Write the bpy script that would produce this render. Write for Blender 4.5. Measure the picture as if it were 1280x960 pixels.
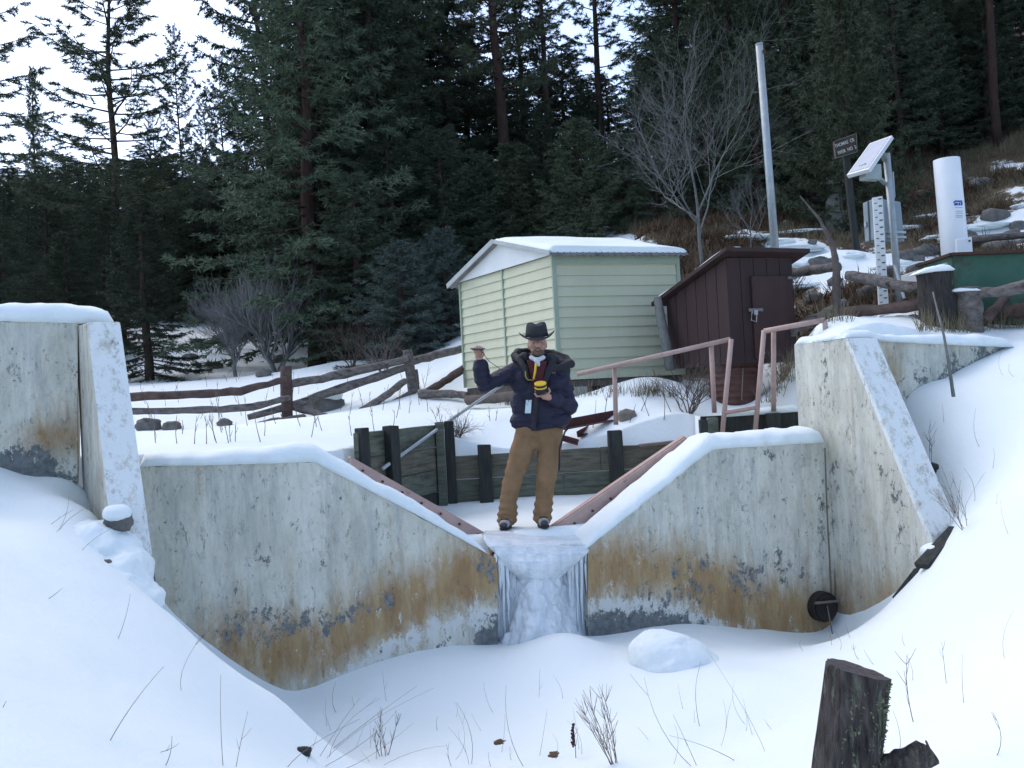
import bpy, math, random
import numpy as np
from mathutils import Vector, Matrix

random.seed(7); RNG = np.random.default_rng(7)
for o in list(bpy.data.objects): bpy.data.objects.remove(o)
SC = bpy.context.scene
COL = SC.collection

# ------------------------------------------------------------------ camera, sky, sun, exposure
F = 1300.0; CAMZ = 1.15
PITCH = math.atan(20 / F); ROLL = math.radians(3.0)
_f = Vector((0, math.cos(PITCH), math.sin(PITCH))); _u0 = Vector((0, -math.sin(PITCH), math.cos(PITCH))); _r0 = Vector((1, 0, 0))
_u = _u0 * math.cos(ROLL) + _r0 * math.sin(ROLL); _r = _r0 * math.cos(ROLL) - _u0 * math.sin(ROLL)
CAM = Vector((0, 0, CAMZ))
cam = bpy.data.cameras.new('camera'); camo = bpy.data.objects.new('camera', cam); COL.objects.link(camo)
cam.sensor_width = 36; cam.lens = F / 1280 * 36; cam.clip_start = 0.05; cam.clip_end = 2000
camo.matrix_world = Matrix(((_r.x, _u.x, -_f.x, CAM.x), (_r.y, _u.y, -_f.y, CAM.y), (_r.z, _u.z, -_f.z, CAM.z), (0, 0, 0, 1)))
SC.camera = camo

SUN_EL, SUN_AZ = math.radians(52), math.radians(-45)      # azimuth from +Y (view direction) towards +X
wd = bpy.data.worlds.new('World'); SC.world = wd; wd.use_nodes = True
nt = wd.node_tree; nt.nodes.clear()
sky = nt.nodes.new('ShaderNodeTexSky'); sky.sky_type = 'NISHITA'; sky.sun_disc = False
sky.sun_elevation = SUN_EL; sky.sun_rotation = SUN_AZ; sky.altitude = 2000
sky.dust_density = 9.0; sky.air_density = 1.0; sky.ozone_density = 1.0
bg = nt.nodes.new('ShaderNodeBackground'); bg.inputs['Strength'].default_value = 0.15
out = nt.nodes.new('ShaderNodeOutputWorld')
nt.links.new(sky.outputs[0], bg.inputs[0]); nt.links.new(bg.outputs[0], out.inputs[0])
sl = bpy.data.lights.new('sun', 'SUN'); sl.energy = 0.55; sl.angle = math.radians(140); sl.color = (1, .95, .80)
so = bpy.data.objects.new('sun', sl); COL.objects.link(so)
sdir = Vector((math.sin(SUN_AZ) * math.cos(SUN_EL), math.cos(SUN_AZ) * math.cos(SUN_EL), math.sin(SUN_EL)))
so.rotation_euler = sdir.to_track_quat('Z', 'Y').to_euler()
SC.view_settings.view_transform = 'Standard'; SC.view_settings.look = 'None'
SC.view_settings.exposure = 1.25; SC.view_settings.gamma = 1.0; SC.view_settings.use_curve_mapping = False
SC.cycles.max_bounces = 6; SC.cycles.diffuse_bounces = 3; SC.cycles.glossy_bounces = 2
SC.cycles.transmission_bounces = 4; SC.cycles.transparent_max_bounces = 6; SC.cycles.use_denoising = True
SC.cycles.caustics_reflective = False; SC.cycles.caustics_refractive = False

# ------------------------------------------------------------------ pixel helpers
def ray(px, py): return _f * F + _r * (px - 640) - _u * (py - 480)
def P(px, py, Y):
    d = ray(px, py); return CAM + d * (Y / d.y)
def PZ(px, py, z):
    d = ray(px, py); return CAM + d * ((z - CAM.z) / d.z)
def hit(px, py, p0, n):
    d = ray(px, py); return CAM + d * ((p0 - CAM).dot(n) / d.dot(n))
def pix(p):
    v = p - CAM; w = v.dot(_f); return 640 + F * v.dot(_r) / w, 480 - F * v.dot(_u) / w
V = Vector

# ------------------------------------------------------------------ noise
def _hash(ix, iy, iz, s):
    n = (ix * 374761393 + iy * 668265263 + iz * 1274126177 + s * 974634221) & 0x7fffffff
    n = ((n ^ (n >> 13)) * 1103515245) & 0x7fffffff
    n = ((n ^ (n >> 16)) * 12345 + 1013904223) & 0x7fffffff
    return ((n ^ (n >> 11)) & 0xffff) / 65535.0
def vnoise(p, s=0):
    p = np.asarray(p, float); i = np.floor(p).astype(np.int64); f = p - i; f = f * f * (3 - 2 * f)
    r = 0
    for dx in (0, 1):
        for dy in (0, 1):
            for dz in (0, 1):
                w = (f[:, 0] if dx else 1 - f[:, 0]) * (f[:, 1] if dy else 1 - f[:, 1]) * (f[:, 2] if dz else 1 - f[:, 2])
                r = r + w * _hash(i[:, 0] + dx, i[:, 1] + dy, i[:, 2] + dz, s)
    return r * 2 - 1
def fbm(p, oct=4, s=0):
    p = np.asarray(p, float); r = 0; a = .5
    for k in range(oct): r = r + a * vnoise(p, s + k); p = p * 2.03 + 17.1; a *= .5
    return r
def sstep(a, b, x):
    t = np.clip((x - a) / (b - a), 0, 1); return t * t * (3 - 2 * t)

# ------------------------------------------------------------------ materials
MATS = {}
def _n(nt, t, **k):
    n = nt.nodes.new(t)
    for a, b in k.items(): setattr(n, a, b)
    return n
def mat(name, c1, c2=None, scale=6, rough=.8, bump=.0, stretch=(1, 1, 1), metal=0, detail=6, c3=None, s3=2.0, t3=(.55, .65), spec=.3, bscale=None, vary=0, sss=0):
    """noise mix of c1/c2, an optional third colour in blotches, and bump"""
    if name in MATS: return MATS[name]
    m = bpy.data.materials.new(name); m.use_nodes = True; nt = m.node_tree; L = nt.links.new
    b = nt.nodes['Principled BSDF']; b.inputs['Roughness'].default_value = rough; b.inputs['Metallic'].default_value = metal
    b.inputs['Specular IOR Level'].default_value = spec
    c2 = c2 or c1
    tc = _n(nt, 'ShaderNodeTexCoord'); mp = _n(nt, 'ShaderNodeMapping'); mp.inputs['Scale'].default_value = stretch
    L(tc.outputs['Object'], mp.inputs[0])
    no = _n(nt, 'ShaderNodeTexNoise'); no.inputs['Scale'].default_value = scale; no.inputs['Detail'].default_value = detail; no.inputs['Roughness'].default_value = .65
    L(mp.outputs[0], no.inputs['Vector'])
    rp = _n(nt, 'ShaderNodeValToRGB'); rp.color_ramp.elements[0].position = .32; rp.color_ramp.elements[1].position = .68
    rp.color_ramp.elements[0].color = (*c1, 1); rp.color_ramp.elements[1].color = (*c2, 1)
    L(no.outputs[0], rp.inputs[0]); col = rp.outputs[0]
    if c3:
        n3 = _n(nt, 'ShaderNodeTexNoise'); n3.inputs['Scale'].default_value = s3; n3.inputs['Detail'].default_value = 8; n3.inputs['Roughness'].default_value = .7
        L(mp.outputs[0], n3.inputs['Vector'])
        r3 = _n(nt, 'ShaderNodeValToRGB'); r3.color_ramp.elements[0].position = t3[0]; r3.color_ramp.elements[1].position = t3[1]
        L(n3.outputs[0], r3.inputs[0])
        mx = _n(nt, 'ShaderNodeMix', data_type='RGBA'); L(r3.outputs[0], mx.inputs[0]); L(col, mx.inputs[6]); mx.inputs[7].default_value = (*c3, 1)
        col = mx.outputs[2]
    if vary:
        oi = _n(nt, 'ShaderNodeObjectInfo'); hs = _n(nt, 'ShaderNodeHueSaturation')
        ma = _n(nt, 'ShaderNodeMapRange'); ma.inputs[3].default_value = 1 - vary; ma.inputs[4].default_value = 1 + vary
        L(oi.outputs['Random'], ma.inputs[0]); L(ma.outputs[0], hs.inputs['Value']); L(col, hs.inputs['Color']); col = hs.outputs[0]
    L(col, b.inputs['Base Color'])
    if bump:
        nb = _n(nt, 'ShaderNodeTexNoise'); nb.inputs['Scale'].default_value = bscale or scale * 2; nb.inputs['Detail'].default_value = 8; nb.inputs['Roughness'].default_value = .7
        L(mp.outputs[0], nb.inputs['Vector'])
        bp = _n(nt, 'ShaderNodeBump'); bp.inputs['Strength'].default_value = min(1, bump); bp.inputs['Distance'].default_value = .02
        L(nb.outputs[0], bp.inputs['Height']); L(bp.outputs[0], b.inputs['Normal'])
    if sss:
        b.inputs['Subsurface Weight'].default_value = sss; b.inputs['Subsurface Radius'].default_value = (.05, .08, .1); b.inputs['Subsurface Scale'].default_value = .3
    MATS[name] = m; return m

def concrete_mat(name, base1, base2, frost=False):
    """painted concrete; vertex attributes stain / white / grime / peel carry the wear, noise breaks their edges"""
    m = bpy.data.materials.new(name); m.use_nodes = True; nt = m.node_tree; L = nt.links.new
    b = nt.nodes['Principled BSDF']; b.inputs['Roughness'].default_value = .85; b.inputs['Specular IOR Level'].default_value = .2
    tc = _n(nt, 'ShaderNodeTexCoord')
    def noise(scale, st=(1, 1, 1), detail=8, rough=.65):
        mp = _n(nt, 'ShaderNodeMapping'); mp.inputs['Scale'].default_value = st; L(tc.outputs['Object'], mp.inputs[0])
        n = _n(nt, 'ShaderNodeTexNoise'); n.inputs['Scale'].default_value = scale; n.inputs['Detail'].default_value = detail; n.inputs['Roughness'].default_value = rough
        L(mp.outputs[0], n.inputs['Vector']); return n.outputs[0]
    def ramp(x, a, c, ca=(0, 0, 0, 1), cb=(1, 1, 1, 1)):
        r = _n(nt, 'ShaderNodeValToRGB'); r.color_ramp.elements[0].position = a; r.color_ramp.elements[1].position = c
        r.color_ramp.elements[0].color = ca; r.color_ramp.elements[1].color = cb; L(x, r.inputs[0]); return r.outputs[0]
    def math_(op, x, y):
        n = _n(nt, 'ShaderNodeMath', operation=op)
        for i, v in enumerate((x, y)):
            if isinstance(v, (int, float)): n.inputs[i].default_value = v
            else: L(v, n.inputs[i])
        return n.outputs[0]
    def mix(f, a, c):
        mx = _n(nt, 'ShaderNodeMix', data_type='RGBA'); L(f, mx.inputs[0])
        for i, v in ((6, a), (7, c)):
            if isinstance(v, tuple): mx.inputs[i].default_value = (*v, 1)
            else: L(v, mx.inputs[i])
        return mx.outputs[2]
    def attr(nm):
        a = _n(nt, 'ShaderNodeAttribute'); a.attribute_name = nm; return a.outputs['Fac']
    col = ramp(noise(2.6, (1, 1, .5), 10, .75), .36, .64, (*base1, 1), (*base2, 1))
    streak = ramp(noise(7, (1, 1, .14), 12, .8), .47, .62)
    col = mix(math_('MULTIPLY', streak, .55), col, (.27, .29, .29))
    st2 = ramp(noise(11, (1, 1, .06), 6, .6), .56, .66); col = mix(math_('MULTIPLY', st2, .5), col, (.66, .65, .58))
    blot = ramp(noise(3.3, (1, 1, .7), 10, .75), .54, .7)
    col = mix(math_('MULTIPLY', blot, .5), col, (.29, .29, .25))
    warm = ramp(noise(1.1), .45, .75); col = mix(math_('MULTIPLY', warm, .22), col, (.42, .36, .24))
    # fine cracks and pits
    pits = ramp(noise(16, (1, 1, .45), 12, .8), .575, .62); col = mix(math_('MULTIPLY', pits, .6), col, (.12, .12, .11))
    fl2 = ramp(noise(4.5, (1, 1, .8), 13, .85), .565, .61); col = mix(math_('MULTIPLY', fl2, .45), col, (.22, .23, .225))
    # wash of orange rust
    st = math_('ADD', attr('stain'), math_('MULTIPLY', math_('SUBTRACT', noise(4, (1, 1, .35), 12, .8), .5), 2.8))
    orange = ramp(noise(6, (1, 1, .3), 8, .7), .35, .65, (.24, .125, .042, 1), (.36, .25, .11, 1))
    col = mix(math_('MULTIPLY', ramp(st, .1, 1.0), .9), col, orange)
    # efflorescence
    wh = math_('ADD', attr('white'), math_('MULTIPLY', math_('SUBTRACT', noise(9, (1, 1, .5), 13, .85), .5), 6.0))
    col = mix(ramp(wh, .5, .75), col, (.56, .57, .54))
    # bare grey cement where the paint is off
    gr = math_('ADD', attr('grime'), math_('MULTIPLY', math_('SUBTRACT', noise(6, (1, 1, .8), 13, .82), .5), 5.5))
    g2 = ramp(noise(20), .3, .7, (.085, .095, .095, 1), (.20, .215, .215, 1))
    col = mix(ramp(gr, .55, .66), col, g2)
    pe = math_('ADD', attr('peel'), math_('MULTIPLY', math_('SUBTRACT', noise(11, (1, 1, .7), 12, .8), .5), 5.0))
    pg = ramp(noise(30), .35, .65, (.09, .094, .09, 1), (.25, .255, .25, 1))
    peel = ramp(pe, .6, .66); col = mix(peel, col, pg)
    if frost:
        fr = math_('ADD', attr('frost'), math_('MULTIPLY', math_('SUBTRACT', noise(12, (1, 1, .5), 12, .82), .5), 4.5))
        col = mix(ramp(fr, .30, .55), col, (.66, .70, .70))
    L(col, b.inputs['Base Color'])
    bp = _n(nt, 'ShaderNodeBump'); bp.inputs['Strength'].default_value = .5; bp.inputs['Distance'].default_value = .012
    h = math_('SUBTRACT', math_('ADD', noise(30, (1, 1, 1), 8), math_('MULTIPLY', noise(4, (1, 1, 1), 4), .8)), math_('MULTIPLY', math_('ADD', peel, pits), .5))
    L(h, bp.inputs['Height']); L(bp.outputs[0], b.inputs['Normal'])
    MATS[name] = m; return m

M_snow = mat('snow', (.69, .755, .765), (.74, .80, .81), 3, .75, .45, bscale=22, spec=.2)
M_conc = concrete_mat('painted_concrete', (.46, .465, .395), (.64, .635, .56))
M_frost = concrete_mat('frosted_concrete', (.47, .475, .43), (.6, .6, .55), True)
M_pink = mat('faded_red_steel', (.44, .32, .285), (.36, .25, .22), 9, .7, .3, (1, 1, 1), 0, c3=(.09, .04, .03), s3=5, t3=(.62, .70))
M_rust = mat('dark_red_steel', (.055, .02, .022), (.10, .035, .03), 8, .65, .3)
M_galv = mat('galvanised_steel', (.30, .34, .36), (.40, .44, .46), 10, .45, .05, metal=.35)
M_timber = mat('treated_timber', (.07, .082, .066), (.155, .17, .13), 4, .85, .5, (1.2, 1.2, 9), c3=(.03, .028, .026), s3=1.6, t3=(.5, .72))
M_timberb = mat('brown_timber', (.085, .082, .064), (.17, .16, .12), 4, .85, .5, (1.2, 1.2, 9), c3=(.03, .028, .026), s3=1.6, t3=(.5, .72))
M_post = mat('dark_post', (.018, .02, .02), (.045, .05, .045), 6, .85, .5, (4, 4, .6))
M_log = mat('weathered_log', (.075, .062, .058), (.20, .185, .175), 7, .9, .8, (1, 3, 3), c3=(.04, .03, .028), s3=3)
M_redlog = mat('red_bark_log', (.05, .033, .030), (.12, .085, .075), 8, .9, .8)
M_bark = mat('bark', (.035, .026, .022), (.09, .062, .05), 7, .95, .9, (3, 3, .8))
M_redbark = mat('red_bark', (.035, .022, .018), (.075, .045, .034), 6, .95, .9, (3, 3, .8))
M_bare = mat('grey_bare_bark', (.10, .105, .10), (.19, .195, .19), 8, .9, .3)
M_baredk = mat('brown_bare_bark', (.07, .055, .05), (.13, .11, .10), 8, .9, .3)
M_barel = mat('pale_bare_bark', (.12, .12, .118), (.20, .20, .195), 8, .9, .3)
M_twig = mat('dry_stem', (.13, .095, .07), (.24, .19, .14), 5, .9)
M_straw = mat('straw_grass', (.12, .10, .06), (.21, .185, .12), 3, .9, vary=.2)
M_brush = mat('brown_brush', (.06, .038, .024), (.13, .085, .05), 3, .9)
M_rock = mat('grey_rock', (.07, .07, .07), (.19, .19, .18), 5, .9, .9, c3=(.24, .25, .22), s3=7, t3=(.6, .68))
M_fir = mat('fir_needles', (.052, .076, .050), (.090, .120, .078), 1.3, .75, 0, vary=.45, spec=.15)
M_pine = mat('pine_needles', (.056, .074, .048), (.092, .115, .070), 1.3, .75, 0, vary=.3, spec=.15)
M_blue = mat('blue_spruce_needles', (.062, .088, .078), (.095, .125, .110), 1.3, .75, 0, vary=.2, spec=.15)

# ------------------------------------------------------------------ mesh building
ORG = {}
def tag(o, label=None, cat=None, group=None, kind=None):
    if label: o['label'] = label
    if cat: o['category'] = cat
    if group: o['group'] = group
    if kind: o['kind'] = kind
    return o
def thing(name, label, cat, loc, group=None):
    o = bpy.data.objects.new(name, None); COL.objects.link(o); o.location = loc; o.empty_display_size = .2
    ORG[o.name] = V(loc); return tag(o, label, cat, group)
def raw_mesh(name, verts, faces, smooth=False):
    """verts (n,3) array; faces: list of tuples or (m,k) int array"""
    me = bpy.data.meshes.new(name); v = np.asarray(verts, np.float32)
    if isinstance(faces, np.ndarray):
        k = faces.shape[1]; m = len(faces)
        me.vertices.add(len(v)); me.vertices.foreach_set('co', v.ravel())
        me.loops.add(m * k); me.loops.foreach_set('vertex_index', faces.astype(np.int32).ravel())
        me.polygons.add(m); me.polygons.foreach_set('loop_start', np.arange(0, m * k, k, dtype=np.int32))
        me.update(calc_edges=True); me.validate()
    else:
        me.from_pydata(v.tolist(), [], faces); me.update()
    if smooth: me.polygons.foreach_set('use_smooth', np.ones(len(me.polygons), bool))
    return me
def link(name, me, m, parent=None, origin=None, label=None, bevel=0):
    """verts of me are in world space; parent decides the local frame"""
    o = bpy.data.objects.new(name, me); COL.objects.link(o)
    if m: me.materials.append(m)
    if parent is not None:
        og = ORG[parent.name]; o.parent = parent; ORG[o.name] = og
    else:
        if origin is None:
            c = np.empty(len(me.vertices) * 3, np.float32); me.vertices.foreach_get('co', c); c = c.reshape(-1, 3)
            origin = V((float(c[:, 0].mean()), float(c[:, 1].mean()), float(c[:, 2].min())))
        og = V(origin); o.location = og; ORG[o.name] = og
    me.transform(Matrix.Translation(-og))
    if label: o['label'] = label
    if bevel:
        bm_ = o.modifiers.new('bevel', 'BEVEL'); bm_.width = bevel; bm_.segments = 2; bm_.limit_method = 'ANGLE'
    return o
class MB:
    def __init__(s): s.v = []; s.f = []
    def add(s, vs, fs):
        k = len(s.v); s.v += [tuple(p) for p in vs]; s.f += [tuple(i + k for i in f) for f in fs]; return s
    def prism(s, poly, ext):
        n = len(poly); poly = [V(p) for p in poly]; ext = V(ext)
        nrm = V((0, 0, 0))
        for i in range(n): nrm += poly[i].cross(poly[(i + 1) % n])
        if nrm.dot(ext) > 0: poly.reverse()
        vs = poly + [p + ext for p in poly]
        fs = [tuple(range(n)), tuple(reversed(range(n, 2 * n)))] + [(j, i, i + n, j + n) for i in range(n) for j in [(i + 1) % n]]
        return s.add(vs, fs)
    def hexa(s, a, b):
        """two quads a (front) and b (back), matching order"""
        vs = list(a) + list(b)
        return s.add(vs, [(0, 1, 2, 3), (7, 6, 5, 4), (0, 4, 5, 1), (1, 5, 6, 2), (2, 6, 7, 3), (3, 7, 4, 0)])
    def beam(s, p0, p1, w, h, up=(0, 0, 1)):
        p0 = V(p0); p1 = V(p1); d = (p1 - p0).normalized(); sd = d.cross(V(up)).normalized() * (w / 2); u = sd.cross(d).normalized() * (h / 2)
        return s.hexa([p0 - sd - u, p0 + sd - u, p0 + sd + u, p0 - sd + u], [p1 - sd - u, p1 + sd - u, p1 + sd + u, p1 - sd + u])
    def box(s, c, sx, sy, sz, rz=0):
        c = V(c); R = Matrix.Rotation(rz, 3, 'Z'); q = lambda a, b, d: c + R @ V((a * sx / 2, b * sy / 2, d * sz / 2))
        return s.hexa([q(-1, -1, -1), q(1, -1, -1), q(1, -1, 1), q(-1, -1, 1)], [q(-1, 1, -1), q(1, 1, -1), q(1, 1, 1), q(-1, 1, 1)])
    def tube(s, pts, rad, n=8, cap=True, jit=0):
        pts = [V(p) for p in pts]; m = len(pts)
        if not hasattr(rad, '__len__'): rad = [rad] * m
        rings = []; ref = V((0, 0, 1)) if abs((pts[-1] - pts[0]).normalized().z) < .9 else V((1, 0, 0))
        for i in range(m):
            d = (pts[min(i + 1, m - 1)] - pts[max(i - 1, 0)]).normalized(); a = d.cross(ref).normalized(); b = d.cross(a)
            rings.append([pts[i] + (a * math.cos(t) + b * math.sin(t)) * rad[i] * (1 + random.uniform(-jit, jit)) for t in [2 * math.pi * k / n for k in range(n)]])
        vs = [p for r in rings for p in r]
        fs = [(i * n + k, i * n + (k + 1) % n, (i + 1) * n + (k + 1) % n, (i + 1) * n + k) for i in range(m - 1) for k in range(n)]
        if cap: fs += [tuple(reversed(range(n))), tuple(range((m - 1) * n, m * n))]
        return s.add(vs, fs)
    def ell(s, c, rx, ry, rz, R=None, nu=14, nv=9):
        c = V(c); vs = []; fs = []
        for j in range(nv + 1):
            t = math.pi * j / nv
            for i in range(nu):
                a = 2 * math.pi * i / nu; p = V((rx * math.sin(t) * math.cos(a), ry * math.sin(t) * math.sin(a), rz * math.cos(t)))
                vs.append(c + (R @ p if R else p))
        for j in range(nv):
            for i in range(nu): fs.append((j * nu + i, (j + 1) * nu + i, (j + 1) * nu + (i + 1) % nu, j * nu + (i + 1) % nu))
        return s.add(vs, fs)
    def disc(s, c, axis, r, h, n=20, r2=None):
        axis = V(axis).normalized(); c = V(c); return s.tube([c - axis * h / 2, c + axis * h / 2], [r, r if r2 is None else r2], n)
    def mesh(s, name, smooth=False): return raw_mesh(name, np.array(s.v, float), s.f, smooth)
    def build(s, name, m, parent=None, smooth=False, bevel=0, label=None, origin=None):
        return link(name, s.mesh(name, smooth), m, parent, origin, label, bevel)
def wobble(me, amp, scale, s=0, oct=3):
    c = np.empty(len(me.vertices) * 3, np.float32); me.vertices.foreach_get('co', c); c = c.reshape(-1, 3)
    d = np.stack([fbm(c * scale, oct, s), fbm(c * scale + 31, oct, s + 5), fbm(c * scale + 77, oct, s + 9)], 1) * amp
    me.vertices.foreach_set('co', (c + d).astype(np.float32).ravel()); me.update(); return me
def autosmooth(me, ang=40):
    try: me.set_sharp_from_angle(angle=math.radians(ang))
    except Exception: pass
    return me
def blob(mb, voxel, smooth=4, factor=.5):
    """fuse overlapping closed shapes into one continuous surface"""
    me = mb.mesh('tmp'); o = bpy.data.objects.new('tmp', me); COL.objects.link(o)
    r = o.modifiers.new('r', 'REMESH'); r.mode = 'VOXEL'; r.voxel_size = voxel
    q = o.modifiers.new('s', 'SMOOTH'); q.iterations = smooth; q.factor = factor
    dg = bpy.context.evaluated_depsgraph_get(); n = bpy.data.meshes.new_from_object(o.evaluated_get(dg))
    bpy.data.objects.remove(o); bpy.data.meshes.remove(me)
    n.polygons.foreach_set('use_smooth', np.ones(len(n.polygons), bool)); return n

# ------------------------------------------------------------------ weir frame of reference
YAW = math.radians(20)
W0 = P(677, 680, 8.8); W0 = V((W0.x, W0.y, 0))
E = V((math.cos(YAW), math.sin(YAW), 0)); UP = V((-math.sin(YAW), math.cos(YAW), 0))    # along the weir, upstream
TH = .41
def PW(px, py, s=0): return hit(px, py, W0 + UP * s, UP)
# ------------------------------------------------------------------ terrain
FR = [(360, 866, 'w'), (430, 845, 'w'), (500, 826, 'w'), (560, 815, 'w'), (625, 813, 'w'), (740, 797, 'w'), (800, 785, 'w'), (880, 779, 'w'), (960, 785, 'w'), (1010, 789, 'w'), (1040, 782, 'w'),
      (1075, 772, 9.45), (1120, 745, 9.0), (1160, 702, 8.5), (1127, 508, 'w'), (1180, 476, 'w'), (1225, 450, 'w'), (1262, 434, 'w'),
      (-120, 560, 'w'), (0, 584, 'w'), (50, 597, 'w'), (95, 601, 'w'),
      (0, 640, 6.7), (60, 642, 6.7), (130, 698, 6.3), (200, 757, 6.1), (240, 790, 6.15), (300, 845, 6.25), (350, 868, 6.2), (372, 905, 6.0), (385, 940, 5.8),
      (130, 650, 7.0), (165, 720, 6.75), (185, 770, 6.9),
      (0, 960, 3.3), (100, 960, 3.6), (200, 960, 4.0), (300, 960, 4.5), (360, 960, 5.2), (0, 800, 4.4), (150, 830, 5.0), (250, 880, 5.2), (100, 740, 5.6),
      (420, 960, 'z-1.10'), (520, 960, 'z-1.10'), (640, 960, 'z-1.12'), (760, 960, 'z-1.1'), (900, 960, 'z-1.0'), (450, 890, 'z-1.08'), (600, 870, 'z-1.05'), (740, 850, 'z-.98'), (850, 860, 'z-1.0'), (700, 815, 8.6),
      (960, 850, 'z-.96'), (1050, 850, 7.2), (1100, 960, 5.3), (1000, 960, 5.9), (1200, 960, 4.7), (1280, 960, 4.5), (1150, 850, 6.6), (1280, 800, 6.0), (1200, 720, 7.8), (1280, 600, 8.2), (1220, 600, 8.9), (1180, 560, 9.4), (1280, 480, 9.6), (1400, 450, 9.5), (1400, 700, 7.0)]
def w3(q):
    a, b, c = q
    if c == 'w': p = PW(a, b)
    elif isinstance(c, str): p = PZ(a, b, float(c[1:]))
    else: p = P(a, b, c)
    return p
FRP = [w3(q) for q in FR] + [V((-2.2, 7.6, -.75)), V((-1.9, 7.4, -1.0)), V((0, 0, -.35)), V((-4, 0, -.1)), V((4, 0, -.3)), V((-6, 4, .9)), V((7, 4, .6)), V((0, 3, -.75)), V((-2.6, 7.3, -.5))]
BK = [(200, 560, 8.6), (300, 548, 9.6), (360, 530, 14.5), (280, 535, 13), (200, 540, 12), (512, 495, 15.5), (440, 515, 13.5), (430, 540, 10.5), (380, 560, 9.2), (500, 525, 12), (590, 522, 12.3), (560, 545, 11.3), (590, 508, 14.8),
      (700, 503, 12.9), (640, 560, 11.3), (720, 548, 11.3), (770, 540, 11.3), (650, 510, 12.4), (820, 476, 12.2), (780, 505, 11.7), (850, 520, 11.2), (850, 478, 12.6), (920, 517, 11.9), (980, 500, 11.2), (1003, 452, 12.4), (935, 498, 12.9), (900, 500, 12.6),
      (1040, 403, 11.4), (1010, 415, 11), (1100, 408, 11), (1200, 415, 10.9), (1262, 432, 10.6), (1290, 425, 10.8), (1150, 395, 11.6), (1280, 400, 11.8),
      (1000, 310, 19), (960, 330, 17), (1130, 330, 16), (1060, 355, 14.5), (1270, 300, 17), (1200, 260, 20), (1270, 150, 28), (1150, 190, 27), (1000, 270, 23), (780, 290, 24), (860, 305, 19.5), (700, 330, 24),
      (570, 430, 20), (440, 452, 21), (330, 430, 27), (230, 445, 27), (190, 484, 20), (100, 484, 22), (270, 500, 18), (0, 480, 24), (395, 462, 23.5), (480, 455, 21), (250, 415, 33), (380, 410, 31)]
BKP = [w3(q) for q in BK] + [V((-6, 9, 1.0)), V((-9, 12, 1.1)), V((-25, 30, 4)), V((-30, 60, 10)), V((-50, 120, 24)), V((0, 60, 10)), V((0, 120, 20)), V((25, 60, 20)), V((14, 40, 14)), V((60, 120, 38)), V((-12, 60, 9)), V((12, 14, 4.0)), V((20, 20, 9)), V((9, 10, 2.6)), V((0, 38, 6)), V((-15, 38, 5)), V((6, 36, 9))]
def rbf_fit(pts, lam):
    X = np.array([(p.x, p.y) for p in pts]); z = np.array([p.z for p in pts]); n = len(X)
    r = np.linalg.norm(X[:, None] - X[None], axis=2); K = np.where(r > 0, r * r * np.log(r + 1e-9), 0) + np.eye(n) * lam
    Pm = np.c_[np.ones(n), X]; A = np.block([[K, Pm], [Pm.T, np.zeros((3, 3))]])
    w = np.linalg.solve(A, np.r_[z, np.zeros(3)])
    def ev(q):
        res = np.empty(len(q))
        for i in range(0, len(q), 20000):
            c = q[i:i + 20000]; rr = np.linalg.norm(c[:, None] - X[None], axis=2)
            res[i:i + 20000] = np.where(rr > 0, rr * rr * np.log(rr + 1e-9), 0) @ w[:n] + w[n] + c @ w[n + 1:]
        return res
    return ev
front_f = rbf_fit(FRP, .015); back_f = rbf_fit(BKP, .03)
XEND = PW(1262, 433).x
# basin upstream of the notch, walled with timber
BAS = [P(424, 600, 9.30), P(536, 630, 11.24), P(868, 600, 11.24), P(872, 560, 10.99), P(1022, 555, 10.99), PW(1020, 560, .2), PW(690, 690, .2), PW(300, 690, .2)]
BASXY = np.array([(p.x, p.y) for p in BAS])
def in_poly(q, poly):
    c = np.zeros(len(q), bool); n = len(poly)
    for i in range(n):
        a, b = poly[i], poly[(i + 1) % n]
        k = ((a[1] > q[:, 1]) != (b[1] > q[:, 1])) & (q[:, 0] < (b[0] - a[0]) * (q[:, 1] - a[1]) / (b[1] - a[1] + 1e-12) + a[0]); c ^= k
    return c
BUMPS = [(*w3(a)[:2], h, r) for a, h, r in (((712, 826, 'z-.97'), .16, .32), ((660, 838, 'z-.97'), .08, .4), ((560, 850, 'z-1'), .06, .5), ((480, 925, 'z-1.05'), .07, .35), ((625, 925, 'z-1.07'), -.05, .16), ((840, 830, 'z-.98'), .07, .5), ((930, 860, 'z-.96'), .06, .5), ((1000, 900, 6.2), .07, .4), ((700, 940, 'z-1.08'), -.04, .2), ((820, 920, 'z-1.03'), .06, .4))]
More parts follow.
